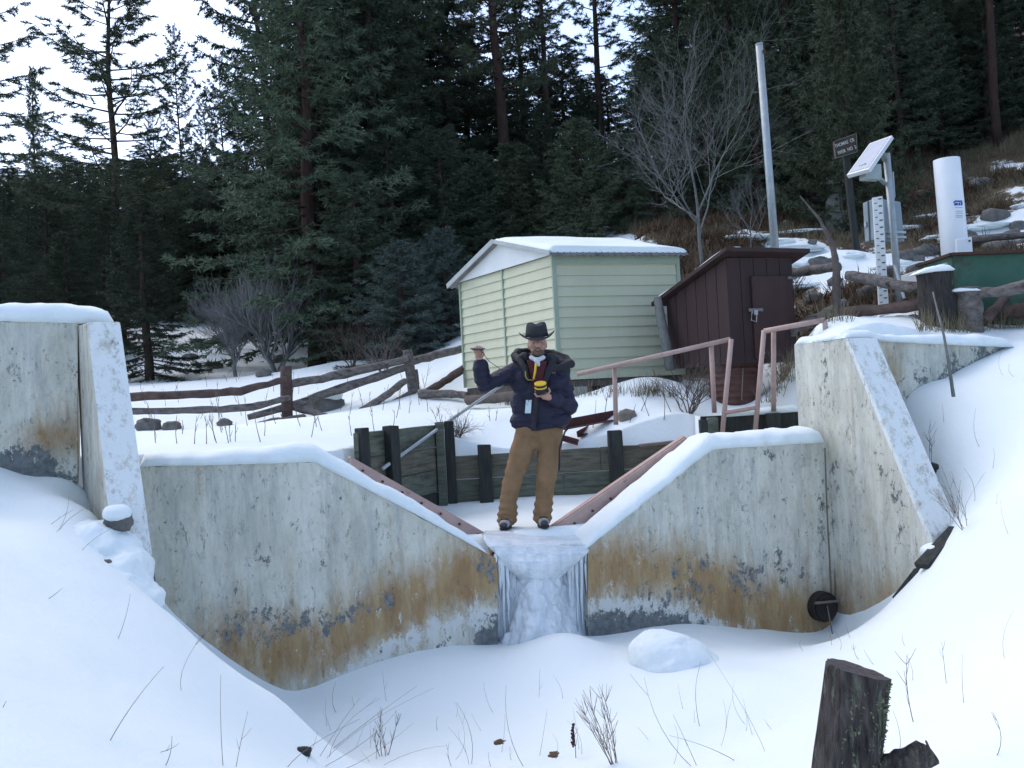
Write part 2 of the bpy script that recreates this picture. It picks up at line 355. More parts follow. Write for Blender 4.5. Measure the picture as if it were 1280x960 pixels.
def ground_np(q):
    q = np.asarray(q, float); s = (q[:, 0] - W0.x) * UP.x + (q[:, 1] - W0.y) * UP.y
    wid = np.where(q[:, 0] > XEND - .1, .05 + 1.2 * np.clip((q[:, 0] - XEND + .1), 0, 1), .06)
    w = sstep(.2 - wid, .2 + wid, s)
    zf = front_f(q); zb = back_f(q)
    p3 = np.c_[q, np.zeros(len(q))]
    n1 = fbm(p3 * 1.7, 3, 3) * .035 + fbm(p3 * .6, 2, 8) * .07 + fbm(p3 * 6.5, 3, 14) * .012 - .03 * np.clip(fbm(p3 * 3.1, 2, 18) - .28, 0, 1) * 2
    hill = sstep(13.5, 17, q[:, 1]); n2 = fbm(p3 * .9, 4, 12) * .35 * hill * sstep(-3, 5, q[:, 0] + .1 * q[:, 1])
    for (bx_, by_, bh_, br_) in BUMPS: zf = zf + bh_ * np.exp(-((q[:, 0] - bx_) ** 2 + (q[:, 1] - by_) ** 2) / (br_ * br_))
    zf = zf + n1 * .6 * sstep(1.0, 2.5, q[:, 1]); zb = zb + n1 * .6 + n2
    z = zf * (1 - w) + zb * w
    ins = in_poly(q, BASXY) & (s > .2); return np.where(ins, -.35, z)
def gz(x, y): return float(ground_np(np.array([[x, y]]))[0])
def G(px, py, y0=2.5, y1=60):
    """first ground point seen at a pixel"""
    d = ray(px, py); Y = np.geomspace(y0, y1, 900); t = Y / d.y
    q = np.c_[d.x * t, Y]; z = CAM.z + d.z * t; below = np.nonzero(z < ground_np(q))[0]
    i = below[0] if len(below) else len(Y) - 1
    return V((q[i, 0], q[i, 1], float(ground_np(q[i:i + 1])[0])))

def axis_pts(segs):
    a = [segs[0][0]]
    for lo, hi, st in segs:
        x = lo
        while x < hi - 1e-6: x += st; a.append(min(x, hi))
    return np.array(sorted(set(np.round(a, 4))))
gx = axis_pts([(-90, -45, 3), (-45, -16, 1.0), (-16, -6, .3), (-6, 6, .075), (6, 16, .3), (16, 45, 1.0), (45, 110, 3)])
gy = axis_pts([(-6, 1, .5), (1, 3, .12), (3, 12, .065), (12, 20, .16), (20, 36, .4), (36, 70, 1.2), (70, 200, 5)])
XX, YY = np.meshgrid(gx, gy); q = np.c_[XX.ravel(), YY.ravel()]; zz = ground_np(q)
nx, ny = len(gx), len(gy); ii = (np.arange(ny - 1)[:, None] * nx + np.arange(nx - 1)[None]).ravel()
me = raw_mesh('snowy_ground', np.c_[q, zz], np.stack([ii, ii + 1, ii + nx + 1, ii + nx], 1), True)
# snow cover 0..1
p3 = np.c_[q, np.zeros(len(q))]
sn = np.ones(len(q))
hx = q[:, 0] - (-.5 + .06 * q[:, 1])
hillm = sstep(12.0, 13.6, q[:, 1] - .1 * np.clip(4 - q[:, 0], 0, 4) * 3) * sstep(.6, 2.4, hx)
patch = fbm(np.c_[q[:, 0] * .8, q[:, 1] * .45, q[:, 0] * 0], 4, 21)
sn = sn - hillm * (.55 + .35 * sstep(17, 24, q[:, 1])) + hillm * patch * 1.0
left = sstep(16, 22, q[:, 1]) * (1 - sstep(-2, 2, hx)); sn = sn - left * (.12 - patch * .55) - sstep(33, 42, q[:, 1]) * .7
a = me.attributes.new('snow', 'FLOAT', 'POINT'); a.data.foreach_set('value', np.clip(sn, 0, 1).astype(np.float32))
mg = bpy.data.materials.new('snow_over_ground'); mg.use_nodes = True; nt = mg.node_tree; L = nt.links.new; b = nt.nodes['Principled BSDF']
tc = _n(nt, 'ShaderNodeTexCoord'); n1 = _n(nt, 'ShaderNodeTexNoise'); n1.inputs['Scale'].default_value = 3.5; n1.inputs['Detail'].default_value = 10; n1.inputs['Roughness'].default_value = .75; L(tc.outputs['Object'], n1.inputs['Vector'])
at = _n(nt, 'ShaderNodeAttribute'); at.attribute_name = 'snow'
m1 = _n(nt, 'ShaderNodeMath', operation='MULTIPLY_ADD'); L(n1.outputs[0], m1.inputs[0]); m1.inputs[1].default_value = .9; m1.inputs[2].default_value = -.45
m2 = _n(nt, 'ShaderNodeMath', operation='ADD'); L(at.outputs['Fac'], m2.inputs[0]); L(m1.outputs[0], m2.inputs[1])
rp = _n(nt, 'ShaderNodeValToRGB'); rp.color_ramp.elements[0].position = .46; rp.color_ramp.elements[1].position = .54; L(m2.outputs[0], rp.inputs[0])
n2 = _n(nt, 'ShaderNodeTexNoise'); n2.inputs['Scale'].default_value = 2.2; n2.inputs['Detail'].default_value = 10; n2.inputs['Roughness'].default_value = .8; L(tc.outputs['Object'], n2.inputs['Vector'])
r2 = _n(nt, 'ShaderNodeValToRGB'); cr = r2.color_ramp; cr.elements[0].position = .3; cr.elements[0].color = (.03, .024, .018, 1); cr.elements[1].position = .72; cr.elements[1].color = (.17, .135, .08, 1)
e = cr.elements.new(.5); e.color = (.075, .055, .035, 1); L(n2.outputs[0], r2.inputs[0])
n4 = _n(nt, 'ShaderNodeTexNoise'); n4.inputs['Scale'].default_value = 1.4; n4.inputs['Detail'].default_value = 4; L(tc.outputs['Object'], n4.inputs['Vector'])
r4 = _n(nt, 'ShaderNodeValToRGB'); r4.color_ramp.elements[0].color = (.69, .755, .765, 1); r4.color_ramp.elements[1].color = (.74, .80, .81, 1); L(n4.outputs[0], r4.inputs[0])
mx = _n(nt, 'ShaderNodeMix', data_type='RGBA'); L(rp.outputs[0], mx.inputs[0]); L(r2.outputs[0], mx.inputs[6]); L(r4.outputs[0], mx.inputs[7]); L(mx.outputs[2], b.inputs['Base Color'])
b.inputs['Roughness'].default_value = .7; b.inputs['Specular IOR Level'].default_value = .2
n3 = _n(nt, 'ShaderNodeTexNoise'); n3.inputs['Scale'].default_value = 9; n3.inputs['Detail'].default_value = 11; n3.inputs['Roughness'].default_value = .68; L(tc.outputs['Object'], n3.inputs['Vector'])
bp = _n(nt, 'ShaderNodeBump'); bp.inputs['Strength'].default_value = .4; bp.inputs['Distance'].default_value = .03; L(n3.outputs[0], bp.inputs['Height']); L(bp.outputs[0], b.inputs['Normal'])
g = link('snowy_ground', me, mg, origin=(0, 0, 0)); tag(g, 'white snow cover over the banks and the patchy hillside', None, None, 'structure')

# basin floor: snow over frozen pond between notch and timber wall
def floor_z(x, y): return .02 + .06 * max(0, (y - 10.2))
bx = np.linspace(-3.4, 3.6, 90); by = np.linspace(7.6, 11.3, 60); BX, BY = np.meshgrid(bx, by); fq = np.c_[BX.ravel(), BY.ravel()]
fs_ = (fq[:, 0] - W0.x) * UP.x + (fq[:, 1] - W0.y) * UP.y
fz = -.20 * (1 - sstep(.14, .40, fs_)) + .06 * np.clip(fq[:, 1] - 10.3, 0, 2) + fbm(np.c_[fq * 1.5, fq[:, 0] * 0], 3, 4) * .03 + .05 * sstep(10.75, 11.05, fq[:, 1])
ins = in_poly(fq, BASXY + 0) & (fs_ > .12); idx = (np.arange(59)[:, None] * 90 + np.arange(89)[None]).ravel()
fa = np.stack([idx, idx + 1, idx + 91, idx + 90], 1); keep = (fs_[fa] > .14).all(1)
# stay inside the walls
pad = np.array(BASXY); fa = fa[keep & (in_poly(fq[fa[:, 0]], pad) | in_poly(fq[fa[:, 2]], pad))]
bf = link('frozen_pond', raw_mesh('frozen_pond', np.c_[fq, fz], fa, True), M_snow, origin=(0, 0, 0)); tag(bf, 'snow covered ice of the pond between timber wall and notch', None, None, 'structure')
# ================================================================== concrete weir
def lerp_tab(tab, x): return np.interp(x, [t[0] for t in tab], [t[1] for t in tab])
def set_attr(me, name, val):
    a = me.attributes.new(name, 'FLOAT', 'POINT'); a.data.foreach_set('value', np.asarray(val, np.float32))
def stain_from_px(px, py, side):
    """wear painted where the real wall carries it; px, py are wall positions as seen in the photograph"""
    if side == 'L':
        oc = lerp_tab([(180, 800), (260, 812), (340, 822), (400, 812), (470, 772), (540, 738), (620, 716)], px); ow = 54
        st = np.exp(-((py - oc) / np.where(py < oc, ow, 46)) ** 2) * (.35 + .65 * sstep(180, 330, px)) * 1.12
        wc = lerp_tab([(340, 880), (380, 866), (430, 842), (480, 814), (540, 785), (625, 768)], px)
        wh = np.exp(-((py - wc) / 17) ** 2) * .85 * sstep(370, 440, px)
        gr = np.clip((py - wc - 8) / 24, 0, 1) * .62 * sstep(300, 380, px) + .33 * np.exp(-((py - oc + 22) / 16) ** 2) * sstep(260, 300, px) * (1 - sstep(440, 520, px)) + .75 * sstep(585, 605, px) * sstep(755, 775, py)
        sp = [(300, 785, 16, 13), (345, 783, 16, 15), (375, 778, 13, 8), (400, 772, 14, 10), (430, 773, 12, 8), (486, 752, 9, 13), (460, 761, 10, 6), (295, 755, 6, 20), (330, 700, 4, 6), (610, 705, 10, 16), (320, 772, 10, 10)]
    elif side == 'R':
        oc = lerp_tab([(735, 712), (800, 708), (860, 722), (920, 752), (980, 768), (1040, 768)], px)
        st = np.exp(-((py - oc) / np.where(py < oc, 46, 54)) ** 2) * 1.05
        wc = lerp_tab([(735, 757), (800, 757), (850, 768), (900, 782), (1040, 800)], px)
        wh = np.exp(-((py - wc) / 14) ** 2) * .95 * (1 - sstep(860, 960, px))
        gr = np.clip((py - wc + 4) / 22, 0, 1) * .75 * (1 - sstep(850, 930, px)) + .45 * sstep(735, 750, px) * sstep(750, 770, py) * (1 - sstep(880, 900, px))
        sp = [(872, 706, 12, 9), (845, 715, 10, 10), (925, 722, 12, 16), (942, 722, 9, 14), (977, 706, 5, 14), (1000, 714, 4, 10), (948, 748, 5, 7), (820, 690, 4, 6), (1028, 640, 4, 30), (958, 570, 8, 5), (868, 740, 14, 12), (820, 745, 16, 12)]
    elif side == 'P':
        st = np.exp(-((py - 760) / 55) ** 2) * .75; wh = py * 0; gr = py * 0
        sp = [(1120, 625, 5, 14), (1105, 590, 6, 6), (1128, 668, 5, 14), (1040, 590, 4, 12), (1042, 650, 3, 18), (1030, 470, 3, 30), (1070, 575, 3, 5)]
    elif side == 'WL':
        st = np.exp(-((py - 548) / 32) ** 2) * .85 * sstep(-10, 50, px); wh = py * 0
        gr = .75 * sstep(545, 562, py) * (1 - sstep(55, 85, px)) + .5 * sstep(570, 585, py); sp = [(75, 405, 10, 4), (88, 440, 4, 6)]
    else:
        st = np.exp(-(((px - 1118) / 12) ** 2 + ((py - 465) / 40) ** 2)) * .8; wh = py * 0
        bot = lerp_tab([(1110, 520), (1127, 508), (1180, 476), (1225, 452), (1262, 436)], px)
        gr = np.clip(1.1 - (bot - py) / 34, 0, 1) * .72; sp = []
    pe = np.zeros_like(px, float)
    for (x, y, a, c) in sp: pe = np.maximum(pe, .62 * np.exp(-(((px - x) / (a * 2.0)) ** 2 + ((py - y) / (c * 1.7)) ** 2)))
    return st, wh, gr, pe
def wall_mesh(name, grid, back, side):
    """grid (ny,nx,3) front face, top row first; back: extrusion vector"""
    ny, nx, _ = grid.shape; n = ny * nx
    fr = grid.reshape(-1, 3); rough = fbm(fr * 9, 3, 2)[:, None] * .004
    fr = fr - np.array(UP)[None] * rough
    edge = fbm(fr * 14, 4, 6); z = fr[:, 2].copy(); rows = np.repeat(np.arange(ny), nx); z = z - np.where(rows == 0, np.clip(edge - .05, 0, 1) * .03, 0); fr[:, 2] = z
    bk = fr + np.array(back)[None]; vs = np.r_[fr, bk]
    i = (np.arange(ny - 1)[:, None] * nx + np.arange(nx - 1)[None]).ravel()
    f = [np.stack([i, i + nx, i + nx + 1, i + 1], 1), np.stack([i + n, i + 1 + n, i + nx + 1 + n, i + nx + n], 1)]
    t = np.arange(nx - 1); f.append(np.stack([t, t + 1, t + 1 + n, t + n], 1)); bo = (ny - 1) * nx + t; f.append(np.stack([bo, bo + n, bo + 1 + n, bo + 1], 1))
    r = np.arange(ny - 1) * nx; f.append(np.stack([r, r + n, r + nx + n, r + nx], 1)); r2 = r + nx - 1; f.append(np.stack([r2, r2 + nx, r2 + nx + n, r2 + n], 1))
    me = raw_mesh(name, vs, np.concatenate(f), True); autosmooth(me, 35)
    pp = np.array([pix(V(p)) for p in fr]); at = stain_from_px(pp[:, 0], pp[:, 1], side)
    for nm, a in zip(('stain', 'white', 'grime', 'peel'), at): set_attr(me, nm, np.r_[a, a])
    return me
def px_grid(cols, top, bot_y, ny, s=0):
    g = np.empty((ny, len(cols), 3))
    for j, x in enumerate(cols):
        a = PW(x, top(x), s); b_ = PW(x, bot_y, s)
        for i in range(ny): t = i / (ny - 1); g[i, j] = a.lerp(b_, t)
    return g
def cols(*br):
    r = []
    for a, b_ in zip(br[:-1], br[1:]): r += list(np.linspace(a, b_, max(2, int(abs(b_ - a) / 5)), endpoint=False))
    return r + [br[-1]]
weir = thing('concrete_weir', 'stained pale concrete weir with iced V notch across the stream', 'weir', PW(677, 830))
topL = lambda x: float(lerp_tab([(150, 584), (395, 577), (600, 687), (628, 702)], x))
topR = lambda x: float(lerp_tab([(733, 684), (890, 560), (1045, 552)], x))
link('wall', wall_mesh('wall', px_grid(cols(160, 395, 600, 622), topL, 900, 66), UP * TH, 'L'), M_conc, weir, label='left wall of the weir with a broad orange stain')
link('wall', wall_mesh('wall', px_grid(cols(735, 890, 1043), topR, 860, 62), UP * TH, 'R'), M_conc, weir, label='right wall of the weir with peeled patches and orange stain')
# sill closing the notch behind the ice
sillg = px_grid(cols(615, 745), lambda x: 686, 880, 40, .16); link('sill', wall_mesh('sill', sillg, UP * .2, 'L'), M_conc, weir)
# wings
link('wing_wall', wall_mesh('wing_wall', px_grid(cols(-160, 40, 97), lambda x: float(lerp_tab([(-160, 397), (97, 403)], x)), 660, 40), UP * .38, 'WL'), M_conc, weir)
link('wing_wall', wall_mesh('wing_wall', px_grid(cols(1085, 1180, 1266), lambda x: float(lerp_tab([(1085, 425), (1266, 434)], x)), 560, 30), UP * .3, 'WR'), M_conc, weir)
# right pier: side face in the plane across the weir, battered nose
PR = PW(1035, 560); PR = V((PR.x, PR.y, 0)); D = -UP
zt = P(1030, 427, (PR + UP * .1).y).z; zb_ = -1.45
def tf(z): return .37 + .97 * (zt - z) / 1.81
ny_, nx_ = 70, 40; gr_ = np.empty((ny_, nx_, 3))
for i in range(ny_):
    z = zt + (zb_ - zt) * i / (ny_ - 1)
    for j in range(nx_): t = -.44 + (tf(z) + .44) * j / (nx_ - 1); p = PR + D * t; gr_[i, j] = (p.x, p.y, z)
link('pier', wall_mesh('pier', gr_, E * .31, 'P'), M_conc, weir, label='right pier with a sloping nose')
# frosted sloping noses
def nose(name, a0, a1, b0, b1, m=40, k=12, thick=None):
    g = np.empty((m, k, 3))
    for i in range(m):
        l = a0.lerp(b0, i / (m - 1)); r = a1.lerp(b1, i / (m - 1))
        for j in range(k): g[i, j] = l.lerp(r, j / (k - 1))
    me = wall_mesh(name, g, thick, 'P')
    c = np.array([v.co[:] for v in me.vertices]); pp = np.array([pix(V(p)) for p in c])
    return me, pp
na = PR + D * (tf(zt) + .012) + V((0, 0, zt - .0)); nb = PR + D * (tf(zb_) + .012) + V((0, 0, zb_))
me, pp = nose('pier_nose', na - E * .002, na + E * .312, nb - E * .002, nb + E * .312, thick=UP * .05)
for nm in ('stain', 'peel'): me.attributes[nm].data.foreach_set('value', np.zeros(len(pp), np.float32))
set_attr(me, 'frost', .62 - .35 * sstep(640, 700, pp[:, 1])); link('pier_nose', me, M_frost, weir)
# left pier
c0 = PW(93, 404); inner_t, inner_b = P(150, 402, 7.45), P(199, 757, 6.55); outer_t, outer_b = P(109, 403, 7.36), P(149, 757, 6.46)
ext = lambda a, c, z: a + (c - a) * ((z - a.z) / (c.z - a.z))
ft_i, ft_o, fb_i, fb_o = inner_t, V((outer_t.x, outer_t.y, inner_t.z)), ext(inner_t, inner_b, -1.2), ext(outer_t, outer_b, -1.2)
bt_o = V((c0.x, c0.y, inner_t.z)) + UP * .1; bt_i = bt_o + E * .30; dz = V((0, 0, -1.2 - inner_t.z))
mb = MB().hexa([fb_o, fb_i, ft_i, ft_o], [bt_o + dz, bt_i + dz, bt_i, bt_o])
me = mb.mesh('pier'); 
for nm in ('white', 'grime', 'peel'): set_attr(me, nm, np.zeros(8))
set_attr(me, 'stain', np.full(8, .12)); link('pier', me, M_conc, weir, bevel=.012, label='left pier with a frosted sloping nose')
off = D * .012
me, pp = nose('pier_nose', ft_o + off, ft_i + off, fb_o + off, fb_i + off, thick=UP * .02)
for nm in ('stain', 'peel'): me.attributes[nm].data.foreach_set('value', np.zeros(len(pp), np.float32))
me.attributes['grime'].data.foreach_set('value', (.9 * sstep(700, 725, pp[:, 1])).astype(np.float32))
set_attr(me, 'frost', .66 - .22 * (1 - sstep(400, 440, pp[:, 1])) - .9 * sstep(685, 710, pp[:, 1])); link('pier_nose', me, M_frost, weir)
# rusty notch plates standing proud on the upstream edge
def plate(poly, s, label):
    mb = MB(); pts = [PW(x, y, s) for x, y in poly]; mb.prism(pts, UP * .03)
    fl = [pts[0], pts[1]]
    mb.beam(pts[0] + UP * .06, pts[1] + UP * .06, .08, .02)
    o = mb.build('notch_plate', M_pink, weir, bevel=.004, label=label)
    for i in range(7):
        a = pts[0].lerp(pts[1], .08 + i * .13); b_ = pts[3].lerp(pts[2], .08 + i * .13); MB().disc(a.lerp(b_, .35) - UP * .008, UP, .011, .016, 8).build('bolt', M_rust, o)
plate([(438, 572), (622, 676), (622, 692), (438, 594)], TH + .05, 'rusty steel plate along the left edge of the notch')
plate([(858, 546), (686, 664), (706, 684), (870, 572)], TH + .05, 'faded red steel plate along the right edge of the notch')
# joint line between right wall and pier, drain flap
fl = thing('drain_flap', 'round black drain flap with a handle low on the right wall', 'drain', PW(1029, 775, -.05))
c = PW(1028, 758, -.04); mb = MB().disc(c, UP, .14, .10, 28); mb.disc(c - UP * .055, UP, .115, .03, 28); mb.build('cover', M_rust if False else mat('black_iron', (.012, .011, .012), (.03, .024, .022), 8, .55, .2), fl, bevel=.008)
MB().tube([PW(1019, 754, -.13), PW(1050, 751, -.13)], .013, 8).build('handle', mat('grey_iron', (.12, .10, .09), (.2, .17, .15), 8, .6), fl)
MB().tube([PW(1034, 757, -.13), PW(1043, 806, -.15)], .006, 6).build('pull_rod', MATS['grey_iron'], fl)
# rivulet joint filler
mb = MB(); mb.tube([PW(1031, 560, -.004), PW(1034, 640, -.004), PW(1037, 700, -.004), PW(1040, 775, -.004)], .009, 6, jit=.4); mb.build('joint_seal', mat('joint_filler', (.13, .12, .10), (.2, .17, .12), 20, .9), weir)

# ------------------------------------------------------------------ snow caps
def snow_cap(front, backv, th, label, over=.025, p=3.2, name='snow_cap', taper=(.12, .12), n=10, seed=0, parent=None):
    """front: list of world points along the front top edge; th: list of heights"""
    F_ = np.array([tuple(a) for a in front]); d = np.r_[0, np.cumsum(np.linalg.norm(np.diff(F_, axis=0), axis=1))]; N = max(8, int(d[-1] / .04))
    t = np.linspace(0, d[-1], N); pos = np.stack([np.interp(t, d, F_[:, k]) for k in range(3)], 1)
    k_ = np.ones(9) / 9; 
    thk = np.interp(t, d, th); bv = np.array(backv); bl = np.linalg.norm(bv); bd = bv / bl
    e0 = np.clip(t / max(taper[0], 1e-3), 0, 1); e1 = np.clip((d[-1] - t) / max(taper[1], 1e-3), 0, 1); en = np.sqrt(1 - (1 - e0) ** 2) * np.sqrt(1 - (1 - e1) ** 2)
    ns = fbm(np.c_[t * 2.2, t * 0 + seed, t * 0], 3, seed); thk = thk * en * (1 + .5 * ns) + .003
    S = np.linspace(0, 1, n); vs = np.empty((N, n + 2, 3))
    for j, s in enumerate(S):
        ang = math.pi * s; x = math.copysign(abs(math.cos(ang)) ** (2 / p), -math.cos(ang)); h = math.sin(ang) ** (2 / p)
        u = (x + 1) / 2 * (bl + 2 * over) - over
        wv = fbm(np.c_[t * 6, t * 0 + s * 3, t * 0 + seed], 4, seed + 3) * .022
        vs[:, j + 1] = pos + bd[None] * u; vs[:, j + 1, 2] += thk * h + wv * (.3 + h)
        if j <= 2: vs[:, j + 1] += bd[None] * (fbm(np.c_[t * 9, t * 0 + seed, t * 0], 4, seed + 7) * .045 * (1 - j * .3))[:, None]
    vs[:, 0] = pos + bd[None] * .01; vs[:, 0, 2] -= .004
    vs[:, n + 1] = pos + bd[None] * (bl - .01); vs[:, n + 1, 2] -= .004
    m = n + 2; i = (np.arange(N - 1)[:, None] * m + np.arange(m - 1)[None]).ravel()
    fs = np.stack([i, i + m, i + m + 1, i + 1], 1); w = np.arange(N - 1) * m; fs = np.r_[fs, np.stack([w + m - 1, w + 2 * m - 1, w + m, w], 1)]
    me = raw_mesh(name, vs.reshape(-1, 3), fs, True); me.flip_normals() if False else None
    o = link(name, me, M_snow, parent)
    if parent is None: tag(o, label, 'snow', None, 'stuff')
    return o
snow_cap([PW(175, 583), PW(300, 580), PW(392, 577), PW(425, 594), PW(520, 643), PW(608, 691)], UP * TH, [.11, .12, .13, .13, .11, .08], 'thick snow capping the left weir wall and slope', taper=(.02, .2), seed=1)
snow_cap([PW(730, 687), PW(780, 648), PW(840, 600), PW(890, 561), PW(960, 557), PW(1030, 553)], UP * TH, [.06, .08, .09, .13, .13, .12], 'thick snow capping the right weir wall and slope', taper=(.2, .1), seed=2)
snow_cap([PW(-150, 398), PW(0, 401), PW(97, 404), PW(143, 404)], UP * .40, [.15, .15, .15, .15], 'rounded snow cap on the left wing wall and pier', taper=(.02, .22), seed=3, over=.03)
pt = PR + V((0, 0, zt)); 
snow_cap([pt + D * .30 - E * .0 , pt + D * .30 + E * .31, PW(1110, 427, -.03), PW(1180, 430, -.03), PW(1264, 434, -.03)], UP * .42, [.07, .08, .09, .10, .11], 'low snow cap on the right pier and wing wall', taper=(.1, .1), seed=4, over=.03)
snow_cap([pt + UP * .43, pt + D * .3], E * .31, [.05, .06], 'thin snow on top of the right pier', taper=(.08, .08), seed=5, over=.0)

# ------------------------------------------------------------------ frozen waterfall
mi = bpy.data.materials.new('ice'); mi.use_nodes = True; nt = mi.node_tree; L = nt.links.new; b = nt.nodes['Principled BSDF']
tc = _n(nt, 'ShaderNodeTexCoord'); mp = _n(nt, 'ShaderNodeMapping'); mp.inputs['Scale'].default_value = (1, 1, .35); L(tc.outputs['Object'], mp.inputs[0])
no = _n(nt, 'ShaderNodeTexNoise'); no.inputs['Scale'].default_value = 9; no.inputs['Detail'].default_value = 8; no.inputs['Roughness'].default_value = .7; L(mp.outputs[0], no.inputs['Vector'])
rp = _n(nt, 'ShaderNodeValToRGB'); rp.color_ramp.elements[0].position = .35; rp.color_ramp.elements[1].position = .65; rp.color_ramp.elements[0].color = (.58, .65, .70, 1); rp.color_ramp.elements[1].color = (.82, .86, .89, 1); L(no.outputs[0], rp.inputs[0]); L(rp.outputs[0], b.inputs['Base Color'])
b.inputs['Roughness'].default_value = .22; b.inputs['Transmission Weight'].default_value = .12; b.inputs['IOR'].default_value = 1.31
bp = _n(nt, 'ShaderNodeBump'); bp.inputs['Strength'].default_value = .6; bp.inputs['Distance'].default_value = .03; L(no.outputs[0], bp.inputs['Height']); L(bp.outputs[0], b.inputs['Normal'])
ice = thing('frozen_waterfall', 'bluish white frozen waterfall hanging through the weir notch', 'ice', PW(685, 815, -.1))
def ice_sheet(name, rows, m, thick, amp, ridg, seed, label=None, smooth=True):
    """rows: (y, x_left, x_right, s_edge, s_mid): a bulging sheet in the weir frame"""
    ny, nx = 90, 60; ys = np.linspace(rows[0][0], rows[-1][0], ny); g = np.empty((ny, nx, 3)); R_ = np.array(rows, float)
    for i, y in enumerate(ys):
        xl, xr, se, sm = [np.interp(y, R_[:, 0], R_[:, k]) for k in (1, 2, 3, 4)]
        wob = vnoise(np.array([[y * .08, seed, 0], [y * .08, seed + 9, 0]])) * 3
        for j in range(nx):
            u = j / (nx - 1); x = xl + wob[0] + (xr + wob[1] - xl - wob[0]) * u; bul = 1 - (2 * u - 1) ** 2
            g[i, j] = PW(x, y, se + (sm - se) * bul)
    c = g.reshape(-1, 3); q_ = np.stack([c[:, 0] * ridg, c[:, 2] * ridg * .25 + seed, c[:, 1] * 0], 1)
    dsp = fbm(q_, 4, seed) * amp + np.abs(fbm(c * 14, 3, seed + 4)) * amp * .8 + np.abs(fbm(c * np.array([38, 38, 22]), 3, seed + 6)) * .018
    c = c - np.array(UP)[None] * dsp[:, None]; bk = c + np.array(UP)[None] * thick; n = ny * nx
    i = (np.arange(ny - 1)[:, None] * nx + np.arange(nx - 1)[None]).ravel()
    f = [np.stack([i, i + nx, i + nx + 1, i + 1], 1), np.stack([i + n, i + 1 + n, i + nx + 1 + n, i + nx + n], 1)]
    t = np.arange(nx - 1); f.append(np.stack([t, t + 1, t + 1 + n, t + n], 1)); bo = (ny - 1) * nx + t; f.append(np.stack([bo, bo + n, bo + 1 + n, bo + 1], 1))
    r = np.arange(ny - 1) * nx; f.append(np.stack([r, r + n, r + nx + n, r + nx], 1)); r2 = r + nx - 1; f.append(np.stack([r2, r2 + nx, r2 + nx + n, r2 + n], 1))
    return link(name, raw_mesh(name, np.r_[c, bk], np.concatenate(f), smooth), m, ice, label=label)
ice_sheet('ice_lip', [(664, 610, 742, .42, .44), (669, 605, 744, .20, .34), (675, 606, 743, .10, .16), (683, 610, 738, .03, .05), (690, 617, 733, .03, .03)], mi, .05, .005, 5, 9)
ice_sheet('ice_apron', [(682, 616, 736, .02, .0), (692, 620, 733, .0, -.07), (702, 627, 724, .0, -.13), (712, 636, 712, .0, -.14), (722, 646, 703, .0, -.12), (732, 656, 695, .02, -.06)], mi, .06, .025, 5, 1)
ic = MB(); rr = random.Random(12)
for k in range(230):
    t = rr.random() ** .85; y = 700 + t * 122; xl = np.interp(y, [700, 722, 745, 765, 785, 805, 824], [652, 648, 645, 642, 638, 632, 626]); xr = np.interp(y, [700, 722, 745, 765, 785, 805, 824], [694, 698, 703, 707, 715, 727, 746])
    u = rr.random(); bul = 1 - (2 * u - 1) ** 2; s0 = .12 - .06 * t - bul * (.16 + .18 * t); r = rr.uniform(.022, .06) * (1 + .4 * t); ic.ell(PW(xl + (xr - xl) * u, y, s0 + rr.uniform(0, .05)), r, r, r * rr.uniform(1.0, 2.4), None, 8, 6)
for k in range(14):
    t = k / 13; y = 704 + t * 118; c = PW((np.interp(y, [700, 824], [673, 688])), y, .12 - .10 * t); w = np.interp(y, [700, 765, 824], [.13, .20, .36]); ic.ell(c, w, .12 + .12 * t, .10, None, 14, 8)
me = blob(ic, .012, 2); wobble(me, .02, 25, 3, 3); link('ice_column', me, mi, ice)
ice_sheet('ice_curtain', [(686, 619, 640, .06, .03), (730, 619, 648, .06, .06), (775, 622, 646, .08, .08), (818, 628, 642, .1, .1)], mi, .05, .02, 22, 3)
ice_sheet('ice_curtain', [(680, 702, 739, .06, .0), (720, 690, 738, .14, .06), (760, 696, 739, .14, .06), (803, 708, 741, .12, .04)], mi, .05, .02, 20, 4)
rr = random.Random(4)
for side, xs, y0r, n_ in (('l', (619, 648), (690, 712), 15), ('r', (694, 734), (688, 706), 18)):
    for k in range(n_):
        x = xs[0] + (xs[1] - xs[0]) * (k + rr.random()) / n_; y0 = rr.uniform(*y0r); y1 = y0 + rr.uniform(25, 105); y1 = min(y1, 808 if side == 'l' else 796); r = rr.uniform(.010, .026); sb = rr.uniform(.0, .08); a, c = PW(x, y0, sb), PW(x + 1.5 * (y1 - y0) / 50, y1, sb + .02)
        pts = [a.lerp(c, t) + V((rr.uniform(-.005, .005), rr.uniform(-.008, .008), 0)) for t in np.linspace(0, 1, 8)]; MB().tube(pts, [r * (1 - .82 * t) * rr.uniform(.8, 1.2) for t in np.linspace(0, 1, 8)], 7, jit=.12).build('icicle', mi, ice, smooth=True)
